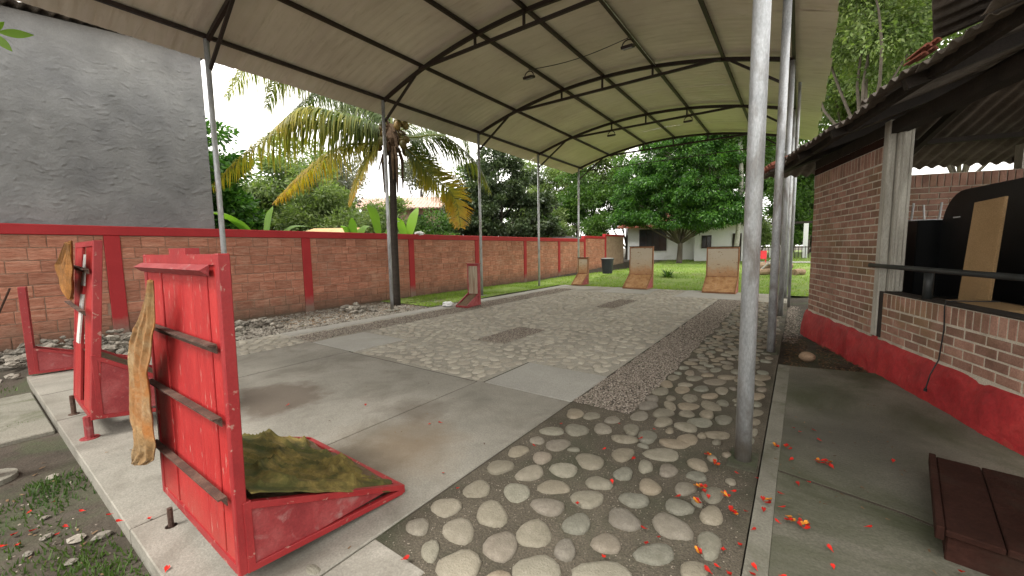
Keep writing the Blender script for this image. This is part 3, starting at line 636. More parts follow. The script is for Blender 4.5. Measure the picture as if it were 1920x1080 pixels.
# trowelled cement face with real ridges
rgw = np.random.default_rng(4); gy = np.arange(-.2, 3.74, .0125); gz_ = np.arange(1.9, 6.2, .0125); YY, ZZ = np.meshgrid(gy, gz_)
dsp = np.zeros_like(YY)
for _ in range(3600):
    cy, cz = rgw.uniform(-.6, 3.8), rgw.uniform(1.7, 6.2); ly, lz = rgw.uniform(.012, .075)*rgw.uniform(.5, 1.5), rgw.uniform(.005, .012); am = rgw.uniform(-.0045, .0065)*(2.1 if rgw.uniform() > .88 else 1); tl = rgw.uniform(-.25, .25)
    j0, j1 = np.searchsorted(gy, (cy-ly*2.6, cy+ly*2.6)); i0, i1 = np.searchsorted(gz_, (cz-.12, cz+.12))
    y_, z_ = YY[i0:i1, j0:j1]-cy, ZZ[i0:i1, j0:j1]-cz; zz = z_-tl*y_-.025*np.sin(y_*17+cy*9)
    edge = np.where(zz > 0, np.exp(-(zz/(lz*4))**2), np.exp(-(zz/lz)**2)); dsp[i0:i1, j0:j1] += am*np.exp(-(y_/ly)**4)*edge
low = np.array([[noise.noise(Vector((y*1.3, z*2.2, 0)))*.02+noise.noise(Vector((y*4, z*7, 3)))*.007 for y in gy[::4]] for z in gz_[::4]])
low = np.repeat(np.repeat(low, 4, 0), 4, 1)[:len(gz_), :len(gy)]
for _ in range(3): low = (low+np.roll(low, 1, 0)+np.roll(low, 1, 1)+np.roll(low, -1, 0)+np.roll(low, -1, 1))/5
ztop = 6.12-(3.72-YY)*.0952; Zc = np.minimum(ZZ, ztop)
Vw = np.stack([-11.225+dsp+low*.14, np.minimum(YY, 3.725), Zc], 2).reshape(-1, 3); nw = len(gy)
Fw = np.array([(j*nw+i, j*nw+i+1, (j+1)*nw+i+1, (j+1)*nw+i) for j in range(len(gz_)-1) for i in range(nw-1)])
npmesh('cement_face', Vw, Fw, M['render'], gb, smooth=True)
mb = MB(); N_ = 340; Vv = []; Ff = []
for i in range(N_+1):
    y = -7+11.0*i/N_; z = 5.14+(y+7)*.0955+.032*math.sin(2*PI*y/.19)
    for k, (dx, dz) in enumerate(((-10.95, 0), (-18.4, .5), (-18.4, .512), (-10.95, .012))): Vv.append((dx, y, z+dz))
for i in range(N_):
    for k in range(4): Ff.append((4*i+k, 4*i+(k+1) % 4, 4*i+4+(k+1) % 4, 4*i+4+k))
mb.add(Vv, Ff); mb.build('roof_sheet', M['sheet'], gb)

# ------------------------------------------------------------ brick building on the right (local frame: s along the wall towards us, t inward)
U = Vector((.277, -.961, 0)); N = Vector((.961, .277, 0)); KO = Vector((.205, 9.15, 0))
KT = Matrix((U, N, Vector((0, 0, 1)))).transposed().to_4x4(); KT.translation = KO

def K(s, t, z): return KT @ Vector((s, t, z))
kiosk = thing('brick_building', 'open-sided brown brick building with red rough plinth and corrugated roof', 'building', tuple(KO+U*3))
S1, S2, SL = 2.30, 2.50, 7.2   # brick wall end, column end, half wall end
HI = .42
mb = MB(); mb.bbox((.0, -.0085, 0), (S1, .12, 2.93), KT); mb.bbox((S2-.05, -.0085, 0), (SL, .12, .985), KT); mb.bbox((4.95, .0, .985), (SL, .12, 3.0), KT); mb.bbox((.012, .12, 0), (.128, 5.6, 2.72), KT); mb.bbox((.012, 5.5, 0), (SL, 5.62, 3.1), KT); mb.bbox((SL+.01, .2, 0), (SL+.12, 5.62, 3.1), KT); mb.build('mortar_core', M['brickmortar'], kiosk)  # also holds closing walls at back and near end, added to darken the interior
bk = [block_mesh('brick', M['brick'], .03+.015*k, 20+k) for k in range(4)]
bl = []
rk = rv(31)
def courses(s0, s1, z0, z1, ch, face):
    nrow = int(round((z1-z0)/ch))
    for r_ in range(nrow):
        s = s0-(.13 if r_ % 2 else 0)
        while s < s1:
            a_, b_ = max(s, s0), min(s+.241, s1)
            if b_-a_ > .03: bl.append((face, a_, b_, z0+r_*ch+.006+rk.uniform(-.0015, .0015), ch-.017, rk.uniform(0, .004)))
            s += .258
def soldiers(s0, s1, z0, h, face, w=.078):
    s = s0
    while s < s1-.02:
        bl.append((face, s, min(s+w, s1), z0, h, rk.uniform(0, .004))); s += w+.016
courses(0, S1, HI, 2.60, .0948, 0); soldiers(0, S1, 2.612, .20, 0)
courses(S2+.02, SL, HI, .80, .0948, 0); soldiers(S2+.02, SL, .812, .165, 0)
courses(.12, 5.5, HI, 2.5, .0948, 1); soldiers(.12, 5.5, 2.51, .20, 1)
def bc(b_):
    f, a_, c_, z0, h, pr = b_
    return (K((a_+c_)/2, .0035, z0+h/2) if f == 0 else K(.125, (a_+c_)/2, z0+h/2))
bl.sort(key=lambda b_: (b_[0], bc(b_).to_2d().length))
fb = MB()
RX = KT.to_3x3()
for i, b_ in enumerate(bl):
    f, a_, c_, z0, h, pr = b_; me, V, F = bk[i % 4]; p = bc(b_)
    if f == 0: X_, Y_, D_ = -N, U, (.03+pr, c_-a_, h)
    else: X_, Y_, D_ = U, N, (.03+pr, c_-a_, h)
    R_ = Matrix((X_, Y_, Vector((0, 0, 1)))).transposed()
    if f == 0 and i < 300:
        o = bpy.data.objects.new('brick', me); COL.objects.link(o); o.parent = kiosk
        mw_ = R_.to_4x4() @ Matrix.Diagonal((*D_, 1)); mw_.translation = p-Vector(kiosk['org']); o.matrix_basis = mw_
    else: fb.add([p + R_ @ Vector((x*D_[0], y*D_[1], z*D_[2])) for x, y, z in V], F)
fb.build('far_bricks', M['brick'], kiosk, kind='stuff')
# rough painted plinth
Vp = []; Fp = []; n_s, n_z = 130, 9
for i in range(n_s+1):
    s = -.06+(SL+.1)*i/n_s
    for j in range(n_z+1):
        q = j/n_z; z = -.06+q*(HI+.06)
        t = -.10+.075*q**1.5
        t += noise.noise(Vector((s*3.2, z*5, 1)))*.028+noise.noise(Vector((s*9, z*11, 4)))*.010-.02*max(0, math.sin(s*7.5+z*2.2))**6
        if j == n_z: t = .01; z = HI-.004
        if j == n_z-1: t += .012
        Vp.append(K(s, t, z + (noise.noise(Vector((s*2, 0, 9)))*.015 if j >= n_z-1 else 0)))
for i in range(n_s):
    for j in range(n_z): a_ = i*(n_z+1)+j; Fp.append((a_, a_+n_z+1, a_+n_z+2, a_+1))
o_ = len(Vp)
for j in range(n_z+1):
    Vp += [Vp[j], K(.0, .12, -.06+j/n_z*(HI+.06))]
Fp += [(o_+2*j, o_+2*j+1, o_+2*j+3, o_+2*j+2) for j in range(n_z)]
mb = MB(); mb.add(Vp, Fp); mb.build('plinth', M['plinth'], kiosk, smooth=True)
# column, made of two channels back to back
mb = MB(); mb.bbox((S1+.004, -.03, HI+.0), (S2-.07, .05, 3.1), KT); mb.build('column', M['column'], kiosk, bevel=.01)
mb = MB(); mb.bbox((S1+.03, .055, 1.0), (S2-.02, .16, 3.12), KT); mb.bbox((S1+.06, .08, 1.0), (S2-.005, .11, 3.1), KT); mb.bbox((S1+.05, .165, 1.0), (S2-.03, .20, 3.05), KT); mb.build('column', M['column'], kiosk, bevel=.008)
mb = MB(); mb.bbox((S1+.12, -.015, HI), (S2+.015, .01, 1.0), KT); mb.build('filler_strip', M['darkwood'], kiosk)
mb = MB(); mb.bbox((S2+.02, -.018, .988), (SL, .15, 1.005), KT); mb.build('sill', M['darkwood'], kiosk)
mb = MB(); mb.bbox((-.02, -.012, 2.93), (SL, .13, 3.08), KT); mb.build('beam', M['darkwood'], kiosk)
mb = MB(); mb.bbox((-.02, -.016, 2.82), (S1, .02, 2.925), KT); mb.build('lintel_band', M['brownpaint'], kiosk)
mb = MB(); mb.bbox((-.04, -.01, 2.6), (.12, .09, 3.05), KT); mb.build('timber', M['column'], kiosk)
mb = MB(); mb.tube([K(S1+.06, -.10, 1.325), K(S2+.3, -.10, 1.325), K(SL, -.10, 1.325)], .027, 12); mb.tube([K(3.3, -.10, 1.32), K(3.3, .0, 1.3)], .02, 12)
mb.build('rail', M['blackpipe'], kiosk, smooth=True)
for s in (3.3, 5.4):
    mb = MB(); mb.tube([K(s, .02, .99), K(s, .02, 1.31)], .04, 12); mb.build('rail_post', M['blackpipe'], kiosk, smooth=True)
for s in (6.9,):
    mb = MB(); mb.bbox((s-.08, .2, 0), (s+.08, .36, 3.1), KT); mb.build('column', M['column'], kiosk)
for t in (2.7, 5.5):
    mb = MB(); mb.bbox((-.02, t-.08, 2.72), (.14, t+.08, 3.1), KT); mb.build('column', M['column'], kiosk)
mb = MB(); mb.bbox((.12, .2, -.06), (SL, 5.5, .02), KT); mb.build('floor', M['walk'], kiosk)
# hip roof of corrugated sheets
EO, EC, SLP, EZ = .70, .95, .38, 2.97
def ez(s): return EZ+.022*max(0, s+.5)
def corr(name, s_of, rows, m, s0, s1, amp=.024, per=.177, step=.022, T=None):
    ns = int((s1-s0)/step); V = []; F = []
    for j in range(rows+1):
        for i in range(ns+1):
            V.append(s_of(s0+(s1-s0)*i/ns, j/rows, amp*math.sin(2*PI*(s0+(s1-s0)*i/ns)/per)))
    for j in range(rows):
        for i in range(ns): a_ = j*(ns+1)+i; F.append((a_, a_+1, a_+ns+2, a_+ns+1))
    mb = MB(); mb.add(V, F); o = mb.build(name, m, kiosk); sol = o.modifiers.new('thickness', 'SOLIDIFY'); sol.thickness = .007; return o
def mainslope(sa, sb):
    def f(s, q, w_):
        run = q*3.9; lim = -EC+run
        ss = max(s, lim); return K(ss, -EO+run+rj*(1-q), ez(ss)+run*SLP+w_+lift)
    return f
ks = -EC; k = 0
while ks < SL+.3:
    rj = [0, .05, -.03, .02, .07][k % 5]; lift = .008*(k % 2)
    corr('roof_sheet', mainslope(0, 0), 12, M['sheet'], ks, ks+.9); ks += .86; k += 1
def hipslope(q0):
    def f(t, q, w_):
        run = q*3.9; tt = min(max(t, -EO+run), 6.5-run)
        return K(-EC+run, tt, EZ+run*SLP+w_+lift)
    return f
kt = -EO; k = 0
while kt < 6.5:
    lift = .008*(k % 2)
    corr('roof_sheet', hipslope(0), 12, M['sheet'], kt, min(kt+.9, 6.5)); kt += .86; k += 1
# rafters and purlins under the roof
for t, z in ((-.45, .11), (.9, .62), (2.2, 1.1)):
    s_a = -EC+(t+EO)+.1
    mb = MB(); mb.bar(K(max(-.5, s_a), t, ez(0)+(t+EO)*SLP-.09), K(SL, t, ez(SL)+(t+EO)*SLP-.09), .06, .09); mb.build('purlin', M['darkwood'], kiosk)
for s in (1.2, 2.42, 4.0, 5.4, 7.0):
    mb = MB(); mb.bar(K(s, -.62, ez(s)-.05), K(s, 2.9, ez(s)+3.6*SLP-.16), .07, .1); mb.build('rafter', M['darkwood'], kiosk)
mb = MB(); mb.bar(K(-.35, -.5, EZ+.02), K(3.1, 2.95, EZ+3.65*SLP-.14), .09, .12); mb.build('hip_rafter', M['darkwood'], kiosk)
for t in (1.3, 2.9, 4.6):
    mb = MB(); mb.bar(K(-.45, t, EZ-.03), K(3.2, t, EZ+3.7*SLP-.15), .08, .1); mb.build('rafter', M['darkwood'], kiosk)
for s, dz in ((.05, .19), (1.6, .82)):
    mb = MB(); mb.bar(K(s, max(.1, -EO+s+EC+.15), EZ+(s+EC)*SLP-.10), K(s, min(5.6, 6.4-(s+EC)), EZ+(s+EC)*SLP-.10), .06, .08); mb.build('purlin', M['darkwood'], kiosk)
# red tiles along the hip and where two sheets meet
def tile(c, ax, up, L=.34, r_=.07):
    ax = Vector(ax).normalized(); up = Vector(up); sd = ax.cross(up).normalized(); up = sd.cross(ax)
    V = []; 
    for j, e_ in enumerate((-L/2, L/2)):
        rr_ = r_*(1.12 if j else .9)
        for kk in range(7):
            a_ = PI*kk/6; V.append(Vector(c)+ax*e_+sd*rr_*math.cos(a_)+up*rr_*math.sin(a_))
        for kk in range(6, -1, -1):
            a_ = PI*kk/6; V.append(Vector(c)+ax*e_+sd*(rr_-.014)*math.cos(a_)+up*(rr_-.014)*math.sin(a_))
    F = [(kk, (kk+1) % 14, 14+(kk+1) % 14, 14+kk) for kk in range(14)]+[tuple(range(14)), tuple(reversed(range(14, 28)))]
    mb = MB(); mb.add(V, F); mb.build('roof_tile', M['tile'], kiosk, smooth=False)
for k in range(12):
    tile(K(-EC+.1+k*.28, -EO+.1+k*.28, EZ+.07+(.1+k*.28)*SLP), K(1, 1, SLP)-K(0, 0, 0), (0, 0, 1))
for k in range(5):
    tile(K(.05+k*.17-.35, -EO+.05, EZ+.075), N+Vector((0, 0, SLP)), (0, 0, 1), .3, .06)
P0 = Vector((.74, 4.98, 3.235))
for k in range(4):
    tile(P0+N*(.01+.05*(k % 2))+Vector((0, 0, .02*k-.07))+U*(.02*k), U+Vector((0, 0, .03*k-.05)), (0, 0, 1), .26, .026)
# the nearer sheet that overhangs beyond the tiles
def nearsheet(s, q, w_):
    a_, b_ = Vector((.86, 5.02, 3.30)), Vector((.36, 2.55, 3.34)); d = b_-a_
    e0 = a_+d*(s/2.6); return e0+Vector((.93, .30, .36))*(q*2.4)+Vector((0, 0, w_))
corr('roof_sheet', nearsheet, 4, M['sheet'], 0, 2.6, .03, .2, .02)

# things inside
mb = MB(); mb.bbox((2.2, .55, .02), (6.4, 1.0, .93), KT); tag(mb.build('counter', M['black'], bevel=.01), 'dark low counter just inside the open side of the brick building', 'counter')
pn = thing('display_panel', 'large black rounded display panel with pale print standing inside the brick building', 'display panel', tuple(K(2.4, 1.15, .02)))
pts = []
for k in range(9):
    a_ = PI/2*k/8; pts.append((1.2+.4*(1-math.cos(a_)), 1.80+.50*math.sin(a_)))
pl_ = [(1.19, .03)]+pts+[(4.3, 2.34), (4.3, .03)]
mb = MB(); mb.prism([K(s, 1.17, z) for s, z in pl_], None, None, tuple(N*.25)); mb.build('panel', M['black'], pn, bevel=.01)
def strokes(name, parent, lines, m, t=1.16, w=.015, depth=.006):
    mb = MB()
    for l_ in lines:
        for (a_, b_) in zip(l_, l_[1:]):
            mb.bar(K(a_[0], t, a_[1]), K(b_[0], t, b_[1]), w, depth, up=tuple(N))
    return mb.build(name, m, parent)
strokes('swoosh', pn, [[(3.0, 1.62), (3.1, 1.70), (3.25, 1.74)], [(3.06, 1.54), (3.17, 1.60), (3.28, 1.62)], [(2.93, 1.43), (3.1, 1.45)], [(3.03, 1.49), (3.18, 1.5)]], M['chalk'], 1.012, .018)
strokes('swirl', pn, [[(2.93, 1.0), (2.98, 1.09), (3.04, 1.04), (3.0, .98), (3.08, .95)], [(3.0, .90), (3.08, .86), (3.12, .92)]], M['chalk'], 1.012, .02)
strokes('script_line', pn, [[(4.05, 1.70), (4.1, 1.76), (4.1, 1.66), (4.06, 1.63)], [(4.14, 1.67), (4.17, 1.73), (4.2, 1.67), (4.14, 1.69)], [(4.24, 1.67), (4.25, 1.73), (4.3, 1.68), (4.31, 1.75)], [(4.05, 1.52), (4.35, 1.55)], [(4.05, 1.43), (4.3, 1.45)], [(4.06, 1.34), (4.36, 1.36)]], M['chalk'], 1.012, .012)
strokes('emblem', pn, [[(3.82, .98), (3.87, 1.03), (3.93, 1.0), (3.91, .94), (3.84, .93), (3.82, .98)], [(3.92, .99), (4.04, 1.03), (4.1, 1.02)], [(3.78, .95), (3.76, .99)], [(3.88, 1.05), (3.9, 1.08)]], M['chalk'], 1.012, .022)
mb = MB(); mb.bbox((1.45, 1.158, 1.93), (1.57, 1.168, 1.95), KT); mb.build('pale_mark', M['whiteplastic'], pn)  # short white strip set on the panel face
cb = MB(); R0 = [K(2.66, .62, .94), K(3.10, .62, .94), K(3.02, .72, 2.07), K(2.58, .73, 2.05)]
cb.prism([tuple(p) for p in R0], None, None, tuple(N*.03)); tag(cb.build('cardboard_sheet', M['card'], bevel=.003), 'tall tan cardboard sheet leaning against the black display panel', 'cardboard')
cb = MB(); cb.prism([K(3.1, .25, .95), K(3.9, .2, .95), K(3.9, .58, .96), K(3.1, .6, .96)], None, None, (0, 0, .03)); tag(cb.build('cardboard_flap', M['card']), 'flat piece of tan cardboard lying behind the brick sill', 'cardboard')
cab = MB(); cab.bbox((.3, .95, .02), (1.1, 1.6, 1.93), KT); tag(cab.build('cabinet', M['black'], bevel=.01), 'tall black cabinet in the dark far corner of the brick building', 'cabinet')
st = thing('white_stool', 'small white stool turned upside down on top of the black cabinet', 'stool', tuple(K(.7, 1.2, 1.93)))
mb = MB(); mb.bbox((.45, .97, 1.932), (.86, 1.36, 1.955), KT); mb.build('seat', M['whiteplastic'], st, bevel=.005)
for s, t, e_ in ((.48, 1.0, -.05), (.83, 1.0, .03), (.48, 1.33, -.05), (.83, 1.33, .03)):
    mb = MB(); mb.tube([K(s, t, 1.95), K(s+e_, t, 2.2)], .014, 8); mb.build('leg', M['whiteplastic'], st)
mb = MB(); mb.tube([K(3.62, .4, 1.03), K(3.66, -.02, 1.03), K(3.68, -.035, .97), K(3.70, -.035, .75), K(3.71, -.06, .45), K(3.72, -.12, .30), K(3.73, -.15, .16)], .006, 8)
mb.tube([K(3.73, -.15, .16), K(3.73, -.153, .13)], .014, 8); tag(mb.build('power_cord', M['black']), 'black power cord hanging over the brick sill down to the red plinth', 'cord')
# brown bench by the wall
be = thing('brown_bench', 'low dark brown painted wooden bench at the foot of the red plinth', 'bench', (1.1, 3.1, 0))
BX = Vector((.16, .987, 0)); BY = Vector((.987, -.16, 0)); B0 = Vector((.64, 2.78, 0))
def Bq(a_, b_, z): return B0+BX*a_+BY*b_+Vector((0, 0, z))
for q in range(2):
    mb = MB(); mb.prism([Bq(0, .022+.2*q, .133), Bq(.98, .022+.2*q, .133), Bq(.98, .022+.2*q+.196, .133), Bq(0, .022+.2*q+.196, .133)], None, None, (0, 0, .034+.003*(q % 2))); mb.build('seat_plank', M['brownpaint'], be, bevel=.006)
mb = MB(); mb.prism([Bq(-.005, -.012, .11), Bq(.985, -.012, .11), Bq(.985, .02, .11), Bq(-.005, .02, .11)], None, None, (0, 0, .07)); mb.build('edge_board', M['brownpaint'], be, bevel=.004)
mb = MB(); mb.prism([Bq(-.02, .43, .02), Bq(1.0, .43, .02), Bq(1.0, .47, .02), Bq(-.02, .47, .02)], None, None, (.03, .01, .56)); mb.build('backrest', M['brownpaint'], be, bevel=.006)
mb = MB(); mb.prism([Bq(.03, .03, -.01), Bq(.95, .03, -.01), Bq(.95, .40, -.01), Bq(.03, .40, -.01)], None, None, (0, 0, .142)); mb.build('base', M['brownpaint'], be, bevel=.006)
# round stone on the soil
V, F = [], []
ico = [(math.cos(2*PI*k/14)*math.cos(PI*(j/8-.5)), math.sin(2*PI*k/14)*math.cos(PI*(j/8-.5)), math.sin(PI*(j/8-.5))) for j in range(9) for k in range(14)]
rock = MB(); rock.add([(.17+.10*x, 6.93+.085*y, .02+.07*z) for x, y, z in ico], [(j*14+k, j*14+(k+1) % 14, (j+1)*14+(k+1) % 14, (j+1)*14+k) for j in range(8) for k in range(14)])
rockm = mat('brown_boulder', [(.24, .16, .1), (.33, .23, .15)], 8, .8, .2, 40)
tag(rock.build('boulder', rockm, smooth=True), 'single rounded brown boulder on the leaf litter beside the walkway', 'boulder')

# ------------------------------------------------------------ target boards
def T4(x, y, z, rz): m_ = Matrix.Rotation(rz, 4, 'Z'); m_.translation = (x, y, z); return m_
def target(label, x, y, rz, w, H, zb, zt, tl, lean=0., legs=(), bars=(), topbar=True, planks=(.3, .17, .3, .23), face='clay', clay='clay', body='redwood', skew=0, gap=False, fd=.095, group='tejo target boards'):
    """local: x along the board, y towards the tray; zb bottom height, zt height of tray rim"""
    T = T4(x, y, 0, rz); t = thing('target_board', label, 'target board', (x, y, 0), group)
    def L(px, py, pz): return T @ Vector((px, py+lean*max(0, pz-zt)/max(.1, H-zt), pz))
    hw = w/2; fr = M['red'] if body != 'worn' else (M['clayframe'] if face == 'clay' else M['redworn']); tot = sum(planks); s = -hw+.035
    for k, pw in enumerate(planks):
        pw = pw/tot*(w-.07); a_, b_ = s+.004, s+pw-.004; s += pw
        if gap and k == 1:
            for z0, z1 in ((zt+.05, zt+.5), (zt+.58, H-.12)):
                mb = MB(); mb.prism([L(a_+.02, .012, z0), L(b_-.02, .012, z0), L(b_-.02, .012, z1), L(a_+.02, .012, z1)], None, None, (0, .012, 0)); mb.build('weathered_strip', M['whiteplank'], t)
            mb = MB(); mb.prism([L(a_, .008, zt+.505), L(b_, .008, zt+.505), L(b_, .008, zt+.575), L(a_, .008, zt+.575)], None, None, (0, .02, 0)); mb.build('plank', M['redwood'], t)
            continue
        dz = [.0, .006, .002, .0, .004][k % 5]
        mb = MB(); mb.prism([L(a_, dz, zb+.03), L(b_, dz, zb+.03), L(b_, dz, H-.03), L(a_, dz, H-.03)], None, None, tuple((T.to_3x3() @ Vector((0, .022, 0))))); mb.build('plank', M['redwood'] if body != 'worn' else M['redworn'], t, bevel=.003)
    # frame
    for sx in (-1, 1):
        xa, xb = sx*hw, sx*(hw-.04)
        mb = MB(); dv = tuple(T.to_3x3() @ Vector((0, fd, 0)))
        mb.prism([L(min(xa, xb), -.008, zb), L(max(xa, xb), -.008, zb), L(max(xa, xb), -.008, H), L(min(xa, xb), -.008, H)], None, None, dv)
        mb.build('frame_side', fr, t, bevel=.004)
    mb = MB(); mb.prism([L(-hw+.042, -.004, H-.05), L(hw-.042, -.004, H-.05), L(hw-.042, -.004, H-.002), L(-hw+.042, -.004, H-.002)], None, None, tuple(T.to_3x3() @ Vector((0, fd-.007, 0)))); mb.build('frame_top', fr, t)
    mb = MB(); mb.prism([L(-hw+.042, -.006, zb), L(hw-.042, -.006, zb), L(hw-.042, -.006, zb+.045), L(-hw+.042, -.006, zb+.045)], None, None, tuple(T.to_3x3() @ Vector((0, .08, 0)))); mb.build('frame_bottom', fr, t)
    # face on the tray side
    mb = MB(); mb.prism([L(-hw+.045, .03, zt-.02), L(hw-.045, .03, zt-.02), L(hw-.045, .03, H-.06), L(-hw+.045, .03, H-.06)], None, None, tuple(T.to_3x3() @ Vector((0, fd-.04, 0))))
    if face and not gap: mb.build('face_board', M['targetface'] if face == 'clay' else M['greyboard'], t)
    if topbar == 'steel':
        mb = MB(); z0 = H-.075; a_, b_ = -hw-.02, hw-.09
        A_ = [(a_, -.012, z0+.026), (a_, -.05, z0+.002), (a_, -.015, z0-.026)]
        mb.prism([L(*p) for p in A_], None, None, tuple(T.to_3x3() @ Vector((b_-a_, 0, 0)))); o = mb.build('top_bar', M['redworn'], t)
        me = o.data
    elif topbar:
        mb = MB(); mb.prism([L(-hw-.01, -.02, H), L(hw+.01, -.02, H), L(hw+.01, -.02, H+.02), L(-hw-.01, -.02, H+.02)], None, None, tuple(T.to_3x3() @ Vector((0, .13, 0)))); mb.build('top_cap', fr if face != 'clay' else M['darkwood'], t)
    for z, dzz in bars:
        mb = MB(); p0, p1 = L(-hw+.02, -.012, z+dzz), L(hw-.06, -.012, z); up = T.to_3x3() @ Vector((0, -1, 0))
        mb.bar(p0+up*.018, p1+up*.018, .008, .036, None, up=tuple(up)); mb.bar(p0+Vector((0, 0, -.022))+up*.001, p1+Vector((0, 0, -.022))+up*.001, .036, .005, None, up=tuple(up))
        mb.build('angle_bar', M['rust'], t)
    # tray: two triangular sides, front lip, floor, clay
    y0, y1 = fd-.005, tl
    for sx in (-1, 1):
        xs = sx*(hw-.006+skew); dx_ = -.012*sx
        dv = tuple(T.to_3x3() @ Vector((dx_, 0, 0)))
        mb = MB(); mb.prism([L(xs, y0, zb+.01), L(xs, y1-.06, zb*.6+.035), L(xs, y0, zt-.02)], None, None, dv); sd_ = mb.build('tray_side', M['redworn'], t)
        mb = MB()
        mb.bar(T @ Vector((sx*(hw-.012), y0, zt-.02)), T @ Vector((sx*(hw-.012), y1, .055)), .035, .035)
        mb.bar(T @ Vector((sx*(hw-.012), y0, zb+.015)), T @ Vector((sx*(hw-.012), y1-.0, .028)), .035, .035)
        mb.bar(T @ Vector((sx*(hw-.012), y0+.0, zb)), T @ Vector((sx*(hw-.012), y0+.0, zt)), .036, .036); mb.build('tray_rim', fr, t, bevel=.003)
    mb = MB(); mb.bar(T @ Vector((-hw, y1, .04)), T @ Vector((hw, y1, .04)), .035, .05); mb.build('tray_lip', fr, t)
    Vc = []; nn, mm = 14, 12; rr_ = rv(int(abs(x*100)))
    o1 = rr_.uniform(0, 50)
    for j in range(mm+1):
        for i in range(nn+1):
            u_, v_ = i/nn, j/mm; px = -hw+.03+(w-.06)*u_; py = y0+.0+(y1-y0-.02)*v_
            pz = (zt-.03)*(1-v_)+.06*v_ + noise.noise(Vector((px*5+o1, py*5, 0)))*.035
            Vc.append(T @ Vector((px, py, pz)))
    Fc = [(j*(nn+1)+i, j*(nn+1)+i+1, (j+1)*(nn+1)+i+1, (j+1)*(nn+1)+i) for j in range(mm) for i in range(nn)]
    mb = MB(); mb.add(Vc, Fc); mb.build('clay_bed', M[clay], t, smooth=True)
    for lx, ly, r_, m_ in legs:
        mb = MB(); p = T @ Vector((lx, ly, 0)); mb.tube([(p.x, p.y, 0.004), (p.x, p.y, zb+.03)], r_, 8); mb.tube([(p.x, p.y, 0.003), (p.x, p.y, .01)], r_*2.2, 10); mb.build('leg', M[m_], t)
    return t, L
b1, L1 = target('big red plank target board, nearest, with three rusty bars and a sack-covered clay tray', -2.655, .675, -.01, 1.2, 1.60, .09, .44, .93, 0.02,
    legs=((-.28, -.05, .014, 'rust'), (-.5, .75, .02, 'rust')), bars=((1.19, .0), (.85, -.02), (.47, -.03)), topbar='steel', clay='darkclay', planks=(.27, .15, .36, .2, .14), fd=.05)
mb = MB(); mb.bbox((-2.78, .70, 1.595), (-2.52, .76, 1.63)); mb.build('chipped_block', M['red'], b1)
target('red target board with white strip and orange sack on its top corner', -5.44, .62, -.02, 1.0, 1.73, .17, .74, 1.0, .14,
    legs=((-.46, -.02, .02, 'rust'), (.44, -.02, .03, 'redworn'), (.44, .8, .02, 'rust')), bars=((1.48, .03), (1.12, .03)), topbar=False, planks=(.27, .15, .3), clay='darkclay', gap=True, fd=.06)
target('narrow red target frame at the far left, seen edge on, with a low tray', -8.36, .52, -.15, .20, 1.20, .03, .38, .95, .0, bars=(), topbar=False, planks=(.3,), clay='darkclay', face=None, fd=.07)
mb = MB(); mb.tube([(-8.5, .45, 1.18), (-9.05, .32, .72), (-9.5, .2, .45)], .012, 8); tag(mb.build('prop_rod', M['rust']), 'thin rusty rod sloping down from the top of the far-left red frame', 'rod')
target('small grey plank target board with red sides, halfway down the court', -7.55, 8.75, 3.2, .40, 1.19, .03, .36, .62, .0, face='grey', body='worn', clay='darkclay', planks=(.2, .2))
target('small pale target board with clay tray at the far end by the corner post', -7.62, 16.15, 3.05, .5, 1.17, .02, .52, .62, 0, face='clay', body='worn', topbar=True)
target('wide pale target board with rust-coloured clay tray, left of the far pair', -5.0, 15.85, 3.1, .94, 1.62, .02, .56, .75, 0, face='clay', body='worn')
target('wide pale target board with cracked clay tray, right of the far pair', -2.12, 15.65, 3.13, 1.02, 1.56, .02, .56, .72, 0, face='clay', body='worn')

# sacks
def cloth_from_rows(name, rows, yb, m, label, cat, amp=.02, foldn=9., seed=0, thick=.006, grp=None, rag=.03):
    V = []; nx = 30; ny_ = 70; rr = list(reversed(rows)); zs = [q[0] for q in rr]
    for j in range(ny_+1):
        z = rows[0][0]+(rows[-1][0]-rows[0][0])*j/ny_; xl = float(np.interp(z, zs, [q[1] for q in rr])); xr = float(np.interp(z, zs, [q[2] for q in rr]))
        wd = xr-xl; xl += wd*.12; xl += (rag*noise.noise(Vector((z*7, seed, 0)))*1.6+rag*.45*noise.noise(Vector((z*30, seed, 4))))*min(1, wd/.2); xr += rag*.5*noise.noise(Vector((z*11, seed, 9)))*(1 if wd > .1 else .2)
        drift = .9*noise.noise(Vector((z*1.8, seed, 2)))
        for i in range(nx+1):
            u_ = i/nx; x = xl+(xr-xl)*u_; ph = foldn*(u_+drift*.35)
            f1 = 1-abs(math.sin(ph)); f1 = f1*f1; f2 = noise.noise(Vector((u_*6+seed, z*1.6, seed)))
            yy = yb(x, z)-amp*(.2+1.0*f1)-amp*1.1*f2-amp*.35*noise.noise(Vector((u_*22, z*4, seed)))-amp*.35*noise.noise(Vector((u_*3, z*9, seed+1)))
            V.append((x, yy, z+.02*noise.noise(Vector((u_*4, z*4, seed+7)))*(1 if wd > .1 else .3)+(.035*noise.noise(Vector((u_*9, seed, 3))) if (j > ny_-3 or j < 2) and wd > .12 else 0)))
    F = [(j*(nx+1)+i, j*(nx+1)+i+1, (j+1)*(nx+1)+i+1, (j+1)*(nx+1)+i) for j in range(ny_) for i in range(nx)]
    mb = MB(); mb.add(V, F); o = mb.build(name, m, None, smooth=True)
    so_ = o.modifiers.new('thickness', 'SOLIDIFY'); so_.thickness = thick
    return tag(o, label, cat, grp)
